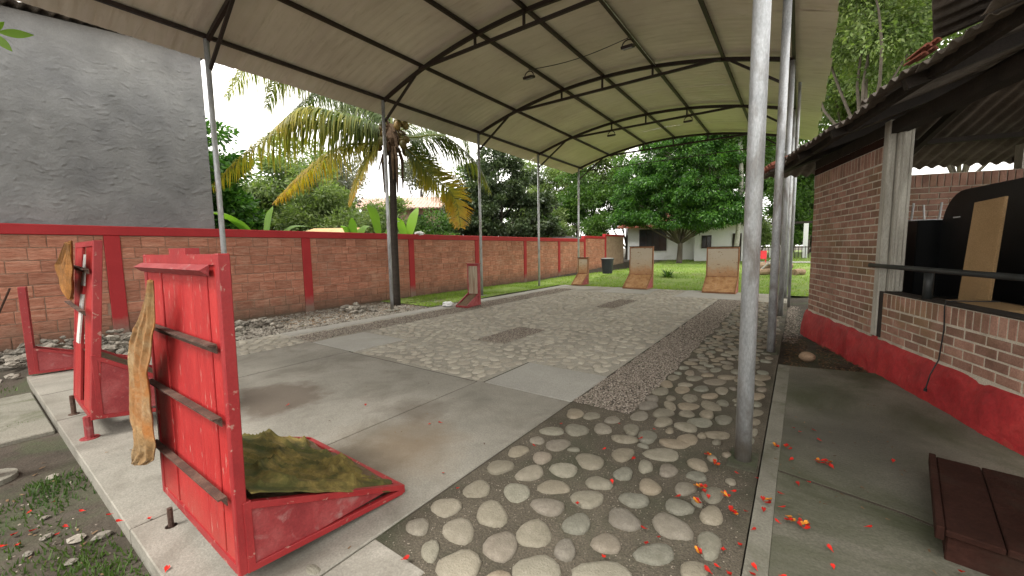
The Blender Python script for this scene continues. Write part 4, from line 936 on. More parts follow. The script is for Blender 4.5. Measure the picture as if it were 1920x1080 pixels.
R1 = [(1.47, -2.7, -2.66), (1.37, -2.82, -2.67), (1.23, -3.01, -2.71), (1.08, -3.29, -2.81), (0.93, -3.39, -2.92), (0.79, -3.41, -2.91), (0.63, -3.51, -2.95), (0.51, -3.4, -2.94), (0.4, -3.39, -3.01), (0.32, -3.44, -3.18), (0.24, -3.51, -3.44)]
R2 = [(1.72, -5.41, -5.02), (1.62, -5.75, -5.06), (1.52, -6.12, -5.14), (1.41, -6.14, -5.23), (1.33, -6.06, -5.31), (1.26, -5.86, -5.38), (1.2, -5.58, -5.46)]
cloth_from_rows('sack_cloth', R1, lambda x, z: .60, M['sacktan'], 'tan to orange burlap sack hanging tucked behind the bars of the nearest red board', 'sack', .013, 8.5, 2, .005)
cloth_from_rows('sack_cloth', R2, lambda x, z: .64, M['sackorange'], 'crumpled orange-brown sack over the top corner of the second red board', 'sack', .018, 9.5, 5, .005)
# olive sack over the clay of the nearest board
V = []; nn, mm = 80, 60
def fold(x, y):
    w_ = noise.noise(Vector((x*1.6, y*1.6, 3)))
    a_ = 1-abs(math.sin(x*3.2+y*13+3.5*w_)); b_ = 1-abs(math.sin(x*9-y*15+4*w_+1))
    return .05*a_**4+.03*b_**4+.045*noise.noise(Vector((x*1.8, y*2.6, 0)))+.008*noise.noise(Vector((x*10, y*16, 2)))
for j in range(mm+1):
    for i in range(nn+1):
        u_, v_ = i/nn, j/mm; x = -3.20+1.155*u_; y = .735+.80*v_
        edge = .05*noise.noise(Vector((u_*6, 0, 1)))+.02*math.sin(u_*23)
        z = .45*(1-v_)+.05*v_+.03+fold(x, y)
        if u_ > .94: z = min(z, .45*(1-v_)+.04*v_+.035)
        V.append((x+.02*noise.noise(Vector((v_*9, 0, 2))), y+edge*v_, z))
F = [(j*(nn+1)+i, j*(nn+1)+i+1, (j+1)*(nn+1)+i+1, (j+1)*(nn+1)+i) for j in range(mm) for i in range(nn)]
mb = MB(); mb.add(V, F); o = mb.build('sack_cloth', M['sackolive'], None, smooth=True)
so_ = o.modifiers.new('thickness', 'SOLIDIFY'); so_.thickness = .006; tag(o, 'crumpled olive and yellow sack spread over the tray of the nearest red board', 'sack')

# petals, lying where they fell
PT = [(0.03,4.14),(0.09,4.08),(0.19,4.17),(0.22,3.97),(-0.07,3.66),(0.0,3.69),(0.02,3.48),(0.19,3.56),(0.24,3.56),(0.27,3.52),(0.63,3.86),(0.07,3.14),(0.12,3.22),(-0.01,2.96),(-0.02,2.8),(-0.1,2.7),(-0.17,3.08),(-0.27,3.05),(-0.31,2.72),(-0.28,2.8),(-0.39,2.64),(-0.44,2.72),(-0.47,2.72),(-0.42,2.69),(-0.44,2.56),(-0.26,2.58),(-0.24,2.56),(-0.18,2.64),(-0.09,2.8),(-0.02,2.63),(0.03,2.69),(0.09,2.7),(0.1,2.66),(-0.14,2.48),(-0.19,2.32),(-0.25,2.22),(-0.35,2.12),(-0.25,2.07),(-0.28,2.01),(-0.21,2.06),(0.21,2.53),(0.21,2.39),(0.38,2.86),(0.78,3.59),(0.71,2.71),(-0.27,3.68),(-0.49,3.21),(-0.42,3.09),(-0.0,2.19),(-0.12,2.13),(-0.1,2.17),(-1.65,2.6),(-1.68,3.08),(-1.25,3.37),(-1.0,3.18),(-0.94,3.43),(-1.18,2.85),(-0.94,2.83),(-0.95,2.46),(-1.05,2.14),(-1.77,1.84),(-2.0,1.92),(-0.63,2.14),(-0.55,2.12),(-0.59,2.04),(-0.75,1.82),(-0.56,2.54),(-2.69,2.42),(-3.82,0.1),(-3.66,0.09),(-3.71,0.05),(-3.77,0.17),(-3.64,0.29),(-3.6,0.25),(-3.37,0.45),(-3.23,0.47),(-4.06,0.16),(-4.1,0.27),(-3.78,0.38),(-3.13,0.57),(-2.52,0.5),(-1.58,1.22),(-4.26,1.91),(-3.57,2.37),(-2.61,2.51),(-3.42,1.41)]
def petal_mesh(name, seed, cluster):
    r = rv(seed); V = []; F = []; mi = []
    for q in range(cluster):
        th = r.uniform(0, 2*PI); ox, oy = (r.uniform(-.022, .022), r.uniform(-.022, .022)) if cluster > 1 else (0, 0)
        L_ = r.uniform(.018, .026); b0 = len(V)
        for j in range(5):
            u_ = j/4; w_ = [.0018, .0025, .010, .0135, .005][j]
            for k_ in (-1, 0, 1):
                x = (u_-.3)*L_*1.6; y = k_*w_; z = .004+.008*abs(k_)*u_+.01*u_*u_*r.uniform(.5, 1)
                V.append((ox+x*math.cos(th)-y*math.sin(th), oy+x*math.sin(th)+y*math.cos(th), z+.003*q))
        for j in range(4):
            for k_ in range(2): a_ = b0+j*3+k_; F.append((a_, a_+1, a_+4, a_+3)); mi.append(1 if (cluster > 2 and q % 3 == 2) else 0)
    me = bpy.data.meshes.new(name); me.from_pydata(V, [], F); me.update(); me.materials.append(M['petal']); me.materials.append(M['stamen'])
    me.polygons.foreach_set('material_index', mi); me.shade_smooth(); return me
pm1 = [petal_mesh('petal', k, 1) for k in range(4)]; pm3 = [petal_mesh('blossom', 10+k, 6) for k in range(4)]
big = {4, 5, 7, 8, 18, 21, 22, 24, 26, 28, 32, 36, 46, 47, 30}
def place_petal(i, x, y, z, cl, label):
    o = bpy.data.objects.new('fallen_blossom' if cl else 'fallen_petal', (pm3 if cl else pm1)[i % 4]); COL.objects.link(o)
    o.location = (x, y, z); r = rv(i+300); o.rotation_euler = (r.uniform(-.15, .15), r.uniform(-.15, .15), r.uniform(0, 6.28)); k_ = r.uniform(.75, 1.1); o.scale = (k_, k_, k_)
    tag(o, label, 'blossom' if cl else 'petal', 'fallen red blossoms' if cl else 'fallen red petals')
for i, (x, y) in enumerate(PT):
    soil_ = y < .4 and x < -2.3; z = terrain(x, y)+.012 if soil_ else .012
    dist = 'nearest the camera' if y < 2.35 else 'level with the post' if y < 3.1 else 'beyond the post'
    if x > -.2: where = ('on the pale walkway edge strip, ' if x < .0 else 'mid walkway slab, ' if x < .25 else 'on the walkway by the brown bench, ')+dist
    elif soil_: where = 'on the dark soil at the near left corner, '+('against the concrete edge' if y > .3 else 'farther left' if x < -3.7 else 'in the middle')
    elif x > -1.86: where = 'on the river cobbles, '+('by the nearest post, ' if x > -.45 else 'mid paving, ' if x > -1.0 else 'near the slab, ')+dist
    else: where = 'on the pale concrete slabs, '+('right of the nearest board' if x > -2.6 else 'behind the nearest board')
    cl = i in big
    place_petal(i, x, y, z+(.01 if -1.86 < x < -.2 else 0), cl, ('red and yellow blossom ' if cl else 'red petal ')+where)
rp_ = rv(99)
# dead leaves
def litter(name, n_, fn, zf, s0, s1, seed, m):
    rg = np.random.default_rng(seed); P_ = fn(rg, n_); n_ = len(P_)
    q = np.array([(-1, -.35, 0), (1, -.35, .25), (1, .35, .1), (-1, .35, .3)])
    sc_ = rg.uniform(s0, s1, n_); th = rg.uniform(0, 6.28, n_); c, s_ = np.cos(th), np.sin(th)
    V = q[None]*sc_[:, None, None]; V = np.stack([V[:, :, 0]*c[:, None]-V[:, :, 1]*s_[:, None]+P_[:, 0, None], V[:, :, 0]*s_[:, None]+V[:, :, 1]*c[:, None]+P_[:, 1, None], V[:, :, 2]+P_[:, 2, None]+.006], 2).reshape(-1, 3)
    o = npmesh(name, V, np.arange(4*n_).reshape(-1, 4), m); o['kind'] = 'stuff'
litter('leaf_litter', 1500, area(-.1, .95, 6.4, 8.8, lambda x, y: terrain(x, y)+.01), None, .01, .03, 1, M['litter'])
litter('wall_leaf_litter', 900, area(-10.7, -8.6, 4.0, 9.5, lambda x, y: terrain(x, y)+.02), None, .015, .045, 2, M['litter'])
litter('court_litter', 160, area(-6.8, -1.9, .6, 12, lambda x, y: .006), None, .005, .016, 3, M['litter'])
litter('walkway_litter', 60, area(-.1, .7, 2.0, 5.5, lambda x, y: .004), None, .004, .014, 4, M['litter'])
litter('soil_litter', 160, area(-5.0, -2.4, -.8, .38, lambda x, y: terrain(x, y)), None, .008, .02, 5, M['litter'])

# rubble along the wall
def chunk(seed, r_, flat=.6):
    r = rv(seed); V = []
    for j, (zz, q) in enumerate(((-.5, .55), (0.05, 1.), (.6, .62))):
        for k in range(7):
            a_ = 2*PI*k/7+j*.4; qq = q*r.uniform(.7, 1.15); V.append((r_*qq*math.cos(a_), r_*qq*math.sin(a_)*.75, r_*flat*(zz+r.uniform(-.15, .15))))
    F = [(j*7+k, j*7+(k+1) % 7, (j+1)*7+(k+1) % 7, (j+1)*7+k) for j in (0, 1) for k in range(7)]+[tuple(range(14, 21)), tuple(reversed(range(7)))]
    return V, F
cm = []
for k in range(6):
    V, F = chunk(k, 1.); me = bpy.data.meshes.new('rubble_stone'); me.from_pydata(V, [], F); me.update(); me.materials.append(M['rubble']); cm.append(me)
def rubble(label, n_, cx, cy, sx, sy, h, r0, r1, seed):
    t = thing('rubble_pile', label, 'rubble pile', (cx, cy, 0)); r = rv(seed)
    for i in range(n_):
        x, y = r.gauss(0, sx*.5), r.gauss(0, sy*.5); q = max(0, 1-(x/sx)**2*.6-(y/sy)**2*.6)
        o = bpy.data.objects.new('rubble_stone', cm[i % 6]); COL.objects.link(o); o.parent = t
        s_ = r.uniform(r0, r1); o.location = (max(-10.75-cx, x), y, terrain(cx, cy)+r.uniform(.0, h)*q+.02); o.scale = (s_, s_, s_); o.rotation_euler = (r.uniform(-.4, .4), r.uniform(-.4, .4), r.uniform(0, 6.3))
rubble('grey rubble heap between the two left red boards and the wall', 120, -9.7, 1.3, 1.1, 1.3, .30, .05, .13, 1)
rubble('grey rubble at the far left beyond the edge-on red frame', 80, -9.9, .1, 1.1, .8, .25, .05, .13, 2)
rubble('pale rubble low along the wall right of the first court post', 60, -9.6, 3.7, .7, .9, .16, .04, .1, 3)
rubble('small pile of broken concrete beside the second post and palm', 34, -9.75, 6.35, .38, .35, .22, .05, .13, 4)
for i, (x, y, s_) in enumerate(((-3.44, .30, .055), (-3.35, .40, .06), (-3.62, .2, .04), (-3.5, .12, .03), (-3.2, .25, .035), (-3.9, .22, .03), (-4.6, .32, .05), (-2.75, .3, .05))):
    o = bpy.data.objects.new('stone', cm[i % 6]); COL.objects.link(o); o.location = (x, y, terrain(x, y)+.012); o.scale = (s_, s_, s_*.7); o.rotation_euler[2] = i
    tag(o, ['rounded pale stone nearest the concrete edge on the dark soil', 'pale stone on the dark soil touching the concrete edge', 'pale stone in the middle of the dark soil corner', 'small pale stone low on the dark soil corner', 'small pale stone by the concrete edge on dark soil', 'small pale stone left of the others on dark soil', 'pale stone on dark soil near the round white pipe base', 'pale stone on dark soil right beside the nearest board'][i], 'stone', 'loose pale stones on the soil')
# pipe stub with white base at left edge
pp = thing('pipe_post', 'rusty pipe post on a round white base at the left edge', 'post', (-4.84, .03, -.08))
mb = MB(); mb.tube([(-4.92, .03, -.05), (-4.96, .03, .7), (-5.03, .02, 1.12)], .045, 14); mb.build('pipe', M['rust'], pp, smooth=True)
mb = MB(); mb.tube([(-4.92, .03, -.13), (-4.92, .03, -.065)], .15, 20); mb.build('base', M['walkpale'], pp)
# plastic bags
def bag(label, cx, cy, cz, r_, m, seed):
    V = []
    for j in range(9):
        for k in range(14):
            a_, b_ = PI*(j/8-.5), 2*PI*k/14; v = Vector((math.cos(a_)*math.cos(b_), math.cos(a_)*math.sin(b_), math.sin(a_)))
            q = r_*(1+.45*noise.noise(v*2.2+Vector((seed, 0, 0)))+.25*noise.noise(v*6+Vector((seed, 3, 0)))); V.append((cx+v.x*q, cy+v.y*q*1.3, cz+v.z*q*.55))
    F = [(j*14+k, j*14+(k+1) % 14, (j+1)*14+(k+1) % 14, (j+1)*14+k) for j in range(8) for k in range(14)]
    mb = MB(); mb.add(V, F); tag(mb.build('plastic_bag', m), label, 'plastic bag')
bag('crumpled white plastic bag lying on the red coping', -10.93, 9.75, 2.20, .13, M['whiteplastic'], 1)
bag('crumpled white bluish plastic bag on the floor by the small grey board', -8.05, 8.15, .07, .13, M['whiteplastic'], 4)
# bin
bn = thing('waste_bin', 'dark grey plastic waste bin on the grass beside the wall', 'bin', (-8.75, 21.6, .1))
bx, by, bz = -8.75, 21.6, gz(0, 21.6)-.02
mb = MB(); mb.tube([(bx, by, bz), (bx, by, bz+.78)], [.27, .34], 16); mb.build('body', M['bin'], bn, smooth=False)
mb = MB(); mb.tube([(bx, by, bz+.78), (bx, by, bz+.84)], [.37, .37], 16); mb.build('rim', M['bin'], bn)
mb = MB(); mb.tube([(bx, by, bz+.80), (bx, by, bz+.87), (bx, by, bz+.88)], [.335, .34, .15], 12); mb.build('liner', mat('bin_liner', [(.3, .3, .29), (.4, .4, .38)], 5, .6), bn)

# ------------------------------------------------------------ vegetation
def leaves(name, C_, Nrm, size, m, parent, rg, aspect=.45, droop=.3, age=None, kind=None):
    """one small folded leaf (two triangles pairs) per point; Nrm = outward direction of its clump"""
    n_ = len(C_); d = Nrm + rg.normal(0, .55, (n_, 3)); d[:, 2] -= droop; d /= np.linalg.norm(d, axis=1)[:, None]+1e-9
    r_ = rg.normal(0, 1, (n_, 3)); s_ = np.cross(d, r_); s_ /= np.linalg.norm(s_, axis=1)[:, None]+1e-9
    up = np.cross(s_, d); L = size*rg.uniform(.6, 1.3, n_)[:, None]; W = L*aspect*.5
    base = C_; mid = C_+d*L*.5+up*L*.08; tip = C_+d*L
    V = np.stack([base, mid+s_*W+up*W*.3, tip, mid-s_*W+up*W*.3], 1).reshape(-1, 3)
    F = (np.array([(0, 1, 2, 3)])[None]+4*np.arange(n_)[:, None, None]).reshape(-1, 4)
    return npmesh(name, V, F, m, parent)
def limb(mb, p0, p1, r0, r1, seed, bend=.12, seg=7):
    r = rv(seed); p0, p1 = Vector(p0), Vector(p1); L = (p1-p0).length; k_ = 5
    o = Vector((r.uniform(-1, 1), r.uniform(-1, 1), r.uniform(-.3, .6)))*L*bend
    pts = [p0.lerp(p1, i/k_)+o*math.sin(PI*i/k_)*(1 if i else 0) for i in range(k_+1)]
    mb.tube(pts, [r0+(r1-r0)*i/k_ for i in range(k_+1)], seg)
def tree(label, x, y, H, lobes, nleaf, size, m, seed, trunk=None, tr=.16, bark='bark', aspect=.45, droop=.3, fork=None, clump=.5, name='tree', group=None, nclump=26, shell=.65):
    """lobes: (dx, dy, z centre, rx, ry, rz) of the crown"""
    z0 = gz(x, y)-.05 if y > 17 else -.1
    t = thing(name, label, 'tree', (x, y, z0), group); rg = np.random.default_rng(seed); mb = MB()
    fz = fork if fork else H*.25
    limb(mb, (x, y, z0-.1), (x+.05, y, z0+fz), tr, tr*.75, seed, .03, 10)
    Pts = []; Nr = []; vol = np.array([l[3]*l[4]*l[5] for l in lobes])**(2/3); vol = vol/vol.sum()
    for k, (dx, dy, cz, rx, ry, rz_) in enumerate(lobes):
        c = np.array((x+dx, y+dy, z0+cz)); limb(mb, (x+.03, y, z0+fz-.1), tuple(c+np.array((0, 0, -rz_*.2))), tr*.42, .03, seed+k, .12)
        nc = max(4, int(nclump*len(lobes)*vol[k])); nl = int(nleaf*vol[k]/nc)
        for q in range(nc):
            d = rg.normal(0, 1, 3); d /= np.linalg.norm(d); 
            if d[2] < -.5: d[2] *= .4
            rr_ = shell+(1-shell)*rg.uniform(0, 1)**.5 if rg.uniform() > .2 else rg.uniform(.2, shell)
            cc = c+d*np.array((rx, ry, rz_))*rr_
            if q % 3 == 0: limb(mb, tuple(c), tuple(cc), .03, .008, seed*7+q, .1, 4)
            v = rg.normal(0, 1, (nl, 3)); v /= np.linalg.norm(v, axis=1)[:, None]; rad = clump*rg.uniform(.7, 1.35)
            P_ = cc+v*rad*(rg.uniform(0, 1, (nl, 1))**.4)*np.array((1, 1, .6)); Pts.append(P_); Nr.append(v*.6+d*.7)
    mb.build('trunk', M[bark], t, smooth=True)
    leaves('crown', np.concatenate(Pts), np.concatenate(Nr), size, M[m], t, rg, aspect, droop)
    return t
def auto_lobes(seed, W, H, z0, n_, flat=1.):
    r = rv(seed); out = []
    for k in range(n_):
        a_ = 2*PI*k/n_+r.uniform(-.4, .4); q = r.uniform(.25, .62)*W; z = z0+(H-z0)*r.uniform(.2, .75); s_ = r.uniform(.26, .42)*W
        out.append((q*math.cos(a_)*.9, q*math.sin(a_)*.9, z, s_, s_, s_*.75*flat))
    out.append((0, 0, z0+(H-z0)*.72, W*.42, W*.42, (H-z0)*.3)); out.append((0, 0, z0+(H-z0)*.4, W*.5, W*.5, (H-z0)*.3))
    return out
# the big tree in front of the white house
tree('large round dark green tree on the lawn in front of the white house', -6.7, 29.4, 9,
     [(-1.9, -.4, 3.5, 2.3, 2, 1.4), (1.9, -.5, 3.3, 2.3, 2, 1.2), (0, -.6, 4.6, 2.6, 2.2, 1.7), (-2.4, .2, 5.8, 1.9, 1.9, 1.5), (1.8, 0, 5.8, 2.3, 2, 1.7), (-.4, 0, 7.2, 2.6, 2.2, 1.6), (-.2, -1.6, 2.9, 2.3, 1.3, .8), (3.2, -.2, 3.2, 1.5, 1.3, 1.0), (1.5, -1.0, 2.8, 1.6, 1.1, .7), (-3.2, -.2, 3.5, 1.4, 1.3, 1.0), (2.9, .3, 4.5, 1.5, 1.5, 1.3), (-3.3, 0, 4.7, 1.3, 1.3, 1.1), (1.2, 0, 8.2, 1.8, 1.8, 1.2), (-.9, -1.8, 5.6, 1.4, 1.0, 1.0)],
     85000, .20, 'lf_big', 5, tr=.20, fork=1.5, aspect=.36, droop=.75, clump=.55, nclump=24, name='shade_tree')
tree('tall bright green tree rising behind the large round tree', -4.2, 36, 13, auto_lobes(61, 4.0, 12, 5, 6), 20000, .34, 'lf_mid', 61, fork=4, aspect=.36, droop=.5, clump=.8)
tree('slender tree with pale spotted trunk on the lawn behind the near post', -3.35, 29.6, 11, [(0, .3, 9.6, 2.2, 2, 1.5), (1.2, .3, 8.2, 1.3, 1.3, 1.0), (-1.2, 0, 8.9, 1.5, 1.3, 1.1)], 9000, .26, 'lf_mid', 62, tr=.15, bark='barkpale', fork=8.3, aspect=.3, droop=.6, clump=.6, name='pale_trunk_tree')
mb = MB(); 
# trees behind, left to right
tree('dense dark round tree beyond the wall between the third and fourth court posts', -16.3, 21.4, 8.4,
     [(-.2, 0, 3.2, 3.4, 3, 2.4), (-1.6, -1.6, 3.6, 1.9, 1.9, 1.8), (1.8, 1.6, 3.2, 2.0, 2, 2.0), (.1, 0, 5.6, 2.3, 2.3, 2.0), (-.9, -.8, 5.0, 1.8, 1.8, 1.6), (0, 0, 7.0, 1.3, 1.3, 1.2), (1.4, 1.0, 5.0, 1.6, 1.6, 1.5)], 42000, .22, 'lf_dark', 71, aspect=.5, droop=.1, clump=.42, nclump=40, name='dense_tree')
bgspec = [ # label, x, y, H, W, material, leaves, size, z0
 ('dark glossy tree beyond the wall next to the grey building', -21.5, 6.6, 7.8, 3.4, 'lf_big', 22000, .28, 1.5),
 ('light green bushy tree beyond the wall left of the palm', -24, 12.2, 8.0, 4.0, 'lf_light', 26000, .26, 1.2),
 ('feathery pale green tree beyond the wall under the palm fronds', -20.5, 11.6, 6.2, 3.0, 'lf_light', 18000, .2, .9),
 ('thin greyish tree with sparse crown far beyond the wall', -29, 17.2, 9.0, 4.2, 'lf_grey', 9000, .26, 4),
 ('low green bushy tree beyond the wall below the pink house', -20.0, 15.4, 4.6, 3.0, 'lf_light', 16000, .2, .6),
 ('green bush in front of the pink house right of the palm trunk', -17.4, 16.6, 3.9, 2.2, 'lf_mid', 12000, .17, .5),
 ('wispy tree against the sky above the pink house', -40, 36, 13.5, 4.0, 'lf_grey', 3500, .36, 8),
 ('light open tree beyond the wall behind the fourth court post', -20.5, 33.5, 9.6, 4.6, 'lf_light', 15000, .3, 2.2),
 ('bright green tree beyond the wall behind the corner post', -15.4, 31.5, 8.2, 3.3, 'lf_mid', 17000, .26, 1.8),
 ('tall loose tree behind the corner post of the court', -17.5, 40, 14, 5.4, 'lf_light', 17000, .38, 4),
 ('dark green tree left of the white house', -12.2, 34.5, 9.2, 3.6, 'lf_mid', 20000, .26, 1.2),
 ('low bright bush over the wall between fourth post and corner', -15.2, 25.5, 3.7, 2.2, 'lf_mid', 8000, .18, .6),
 ('tall tree behind the white house right of the round tree', -.5, 46, 15, 5.5, 'lf_mid', 17000, .4, 4),
 ('high light tree seen above the brick building roof', 2.6, 33, 17.5, 5.5, 'lf_light', 22000, .30, 6),
 ('overhanging leafy tree above the gap between court roof and brick building', 2.2, 24, 16, 4.6, 'lf_light', 22000, .22, 7),
 ('large tree rising behind the brick building roof', 6.5, 30, 19, 6.0, 'lf_light', 22000, .28, 5),
 ('green tree in the gap between posts and brick corner', .6, 41, 9, 4.2, 'lf_mid', 14000, .3, 1.5),
 ('distant tree closing the view left of the pink house', -34, 12, 8, 5.5, 'lf_light', 11000, .34, 1.0),
 ('distant green tree closing the view behind the dense dark tree', -26, 30, 9, 5.5, 'lf_mid', 11000, .36, 1.0),
 ('low dark bush over the wall left of the white house', -13.0, 29.5, 3.6, 2.0, 'lf_mid', 10000, .2, .4),
 ('low green bushes over the wall near its far end', -16.5, 29, 4.4, 2.6, 'lf_light', 12000, .22, .4),
 ('yellow green shrub beside the white house door', -2.3, 32.6, 3.4, 1.3, 'lf_light', 7000, .2, .5),
 ('leafy bush behind the log pile and red chair', -.6, 38.5, 5.2, 2.6, 'lf_mid', 12000, .24, .4),
 ('bushy green tree beyond the wall behind the banana leaves', -27, 8.5, 7.5, 4.0, 'lf_mid', 15000, .3, .5),
 ('distant green tree closing the view behind the white house', -11, 50, 14, 7, 'lf_mid', 13000, .45, 1.5),
]
for k, (lb, x, y, H_, W_, m_, nl, sz, z0) in enumerate(bgspec):
    tree(lb, x, y, H_, auto_lobes(200+k, W_, H_, z0, 6), nl, sz, m_, 300+k, tr=.14+.01*W_, fork=max(.5, z0*.8), aspect=.42, droop=.35, clump=.16*W_+.1, nclump=20 if m_ != 'lf_grey' else 12, name='tree')
tree('dark dense hedge tree at the far end of the grass path', .9, 44, 4.2, [(0, 0, 1.6, 2.6, 2, 1.8), (1.8, 0, 1.5, 2.2, 2, 1.7), (.4, 0, 2.8, 1.9, 1.7, 1.3)], 16000, .24, 'lf_dark', 401, fork=.4, clump=.4, name='hedge_tree')

# coconut palm
palm = thing('coconut_palm', 'coconut palm with yellowing drooping fronds behind the second court post', 'palm tree', (-9.75, 7.75, -.05))
PC = Vector((-10.02, 8.0, 5.0))
mb = MB(); mb.tube([(-9.74, 7.66, -.2), (-9.76, 7.70, .3), (-9.83, 7.78, 2.0), (-9.93, 7.9, 3.6), (-10.0, 7.98, 4.9)], [.155, .125, .105, .10, .12], 14); mb.build('trunk', M['palmbark'], palm, smooth=True)
mb = MB()
rq = rv(5)
for k in range(60):
    a_ = rq.uniform(0, 2*PI); z = rq.uniform(-.6, .35); q = rq.uniform(.08, .3)
    p = PC+Vector((q*math.cos(a_), q*math.sin(a_), z)); mb.bar(p, p+Vector((.14*math.cos(a_), .14*math.sin(a_), rq.uniform(-.5, .25))), .07, .02)
mb.tube([PC+Vector((0, 0, -.5)), PC+Vector((0, 0, -.1)), PC+Vector((0, 0, .35))], [.15, .24, .08], 12)
for k in range(7):
    a_ = rq.uniform(0, 2*PI); p = PC+Vector((.18*math.cos(a_), .18*math.sin(a_), -.35)); mb.tube([p, p+Vector((.1*math.cos(a_), .1*math.sin(a_), -.35)), p+Vector((.09*math.cos(a_), .09*math.sin(a_), -.95-.4*rq.random()))], [.05, .05, .02], 6)
mb.build('crown_fibre', M['fibre'], palm)
sph = [(math.cos(2*PI*k/10)*math.cos(PI*(j/6-.5)), math.sin(2*PI*k/10)*math.cos(PI*(j/6-.5)), math.sin(PI*(j/6-.5))) for j in range(7) for k in range(10)]
sphF = [(j*10+k, j*10+(k+1) % 10, (j+1)*10+(k+1) % 10, (j+1)*10+k) for j in range(6) for k in range(10)]
cme = bpy.data.meshes.new('coconut'); cme.from_pydata([(x*.11, y*.11, z*.135) for x, y, z in sph], [], sphF); cme.update(); cme.materials.append(M['coconut']); cme.shade_smooth()
for k in range(22):
    side = -1 if k % 2 else 1; a_ = (math.radians(215) if side < 0 else math.radians(35))+rq.uniform(-1.1, 1.1)
    q = rq.uniform(.2, .45); o = bpy.data.objects.new('coconut', cme); COL.objects.link(o); o.parent = palm
    o.location = PC-Vector(palm['org'])+Vector((q*math.cos(a_), q*math.sin(a_), rq.uniform(-.42, .38))); o.rotation_euler = (rq.uniform(0, 1), rq.uniform(0, 1), 0)
def bez(pts, n_):
    """smooth curve through the points"""
    P_ = [Vector(p) for p in pts]; P_ = [P_[0]*2-P_[1]]+P_+[P_[-1]*2-P_[-2]]; out = []
    segs = len(pts)-1
    for i in range(n_+1):
        u_ = i/n_*segs; k_ = min(int(u_), segs-1); t = u_-k_; a_, b_, c_, d_ = P_[k_:k_+4]
        out.append(.5*((2*b_)+(c_-a_)*t+(2*a_-5*b_+4*c_-d_)*t*t+(3*b_-a_-3*c_+d_)*t**3))
    return out
def frond(pts, seed, leafL, age0, age1, hang=.8, roll=0., n_=110):
    rg = np.random.default_rng(seed); C_ = bez([PC]+list(pts), 24)
    mb = MB(); mb.tube(C_, [.035*(1-i/25)+.006 for i in range(25)], 5); rach = mb.build('frond', M['lf_palm'], palm, smooth=True)
    at = rach.data.attributes.new('age', 'FLOAT', 'POINT'); at.data.foreach_set('value', [min(1, .3+.1*age1)]*len(rach.data.vertices))
    V = []; F = []; A = []
    Cb = bez([PC]+list(pts), n_)
    for i in range(int(n_*.16), n_+1):
        u_ = i/n_; p = Cb[i]; d = (Cb[min(i+1, n_)]-Cb[max(i-1, 0)]).normalized(); sd = d.cross(Vector((0, 0, 1)))
        sd = sd.normalized() if sd.length > .05 else Vector((1, 0, 0))
        if roll: sd = Matrix.Rotation(roll, 3, d) @ sd
        up = sd.cross(d)
        LL = leafL*(math.sin(PI*min(1, (u_-.08)/.92)**.75)*.8+.25)*(1 if u_ < .97 else .7)
        for s_ in (-1, 1):
            for rep in range(2):
                if rg.uniform() < .06: continue
                L_ = LL*rg.uniform(.75, 1.1); w_ = .021*rg.uniform(.7, 1.2)
                d0 = (sd*s_*rg.uniform(.55, 1.0)+d*rg.uniform(.25, .6)+up*.2).normalized(); g_ = hang*rg.uniform(.7, 1.3)
                q = p+d*rg.uniform(-.5, .5)*leafL*.04; b0 = len(V); wv = d*w_
                for k_ in range(4):
                    f_ = k_/3; c = q+d0*L_*f_*(1-.35*g_*f_)+Vector((0, 0, -1))*L_*g_*f_*f_*.8
                    ww = [.6, 1, .8, .08][k_]
                    V += [c-wv*ww, c+wv*ww]
                    a_ = age0+(age1-age0)*(.35*f_+.65*u_)+rg.uniform(-.12, .12); A += [a_, a_]
                F += [(b0+2*k_, b0+2*k_+1, b0+2*k_+3, b0+2*k_+2) for k_ in range(3)]
    o = npmesh('leaflets', np.array(V), np.array(F), M['lf_palm'], rach, attr=A)
    return rach
FR = [([(-10.43,7.67,5.11),(-11.03,7.01,5.25),(-11.73,6.13,5.21),(-12.25,5.33,4.63),(-12.68,4.26,3.43)],0.85,0.0,0.75,1.05,0.5),([(-10.39,7.89,5.71),(-11.56,7.44,6.83),(-12.85,6.85,7.53),(-14.15,6.18,7.65),(-15.09,5.63,6.6)],1.35,0.0,0.55,1.0,0),([(-10.35,7.92,5.74),(-11.51,7.93,6.5),(-12.92,7.7,6.85),(-14.3,7.42,6.5)],1.1,0.0,0.3,0.9,0),([(-10.53,8.06,5.89),(-11.5,7.86,6.92),(-12.7,7.45,7.57),(-13.88,6.83,7.34),(-14.47,6.54,6.39)],1.25,0.0,0.5,1.0,0),([(-10.27,7.55,5.26),(-10.66,6.8,5.44),(-11.22,6.04,5.5),(-11.58,5.48,5.01)],0.9,0.0,0.7,0.95,0),([(-10.33,7.57,4.77),(-11.59,7.42,4.83),(-13.04,7.07,4.26),(-14.44,6.57,3.31)],0.75,0.3,1.0,1.0,0),([(-10.23,7.64,4.71),(-10.29,7.29,4.23),(-10.33,6.93,3.51),(-10.37,6.71,2.9)],0.45,0.3,1.0,0.7,0),([(-9.67,8.5,4.5),(-9.36,8.9,3.92),(-8.91,9.4,3.28),(-8.74,9.52,2.33)],0.85,0.1,1.05,0.25,0.95),([(-9.93,8.76,5.11),(-9.68,9.83,5.32),(-9.64,11.28,4.8),(-9.51,12.0,3.84)],1.0,0.05,0.5,0.9,0.7),([(-10.33,8.91,5.58),(-10.63,10.26,6.31),(-10.56,11.53,6.24),(-10.73,12.29,5.33)],0.8,0.1,0.4,0.9,0.7),([(-10.42,8.29,6.17),(-11.13,8.28,7.12),(-12.21,8.1,8.0),(-13.47,7.74,8.39)],0.9,0.0,0.3,0.8,0),([(-10.89,8.52,5.68),(-12.11,8.73,6.48),(-13.45,8.8,6.78),(-14.62,8.64,6.21)],0.8,0.1,0.5,0.9,0)]
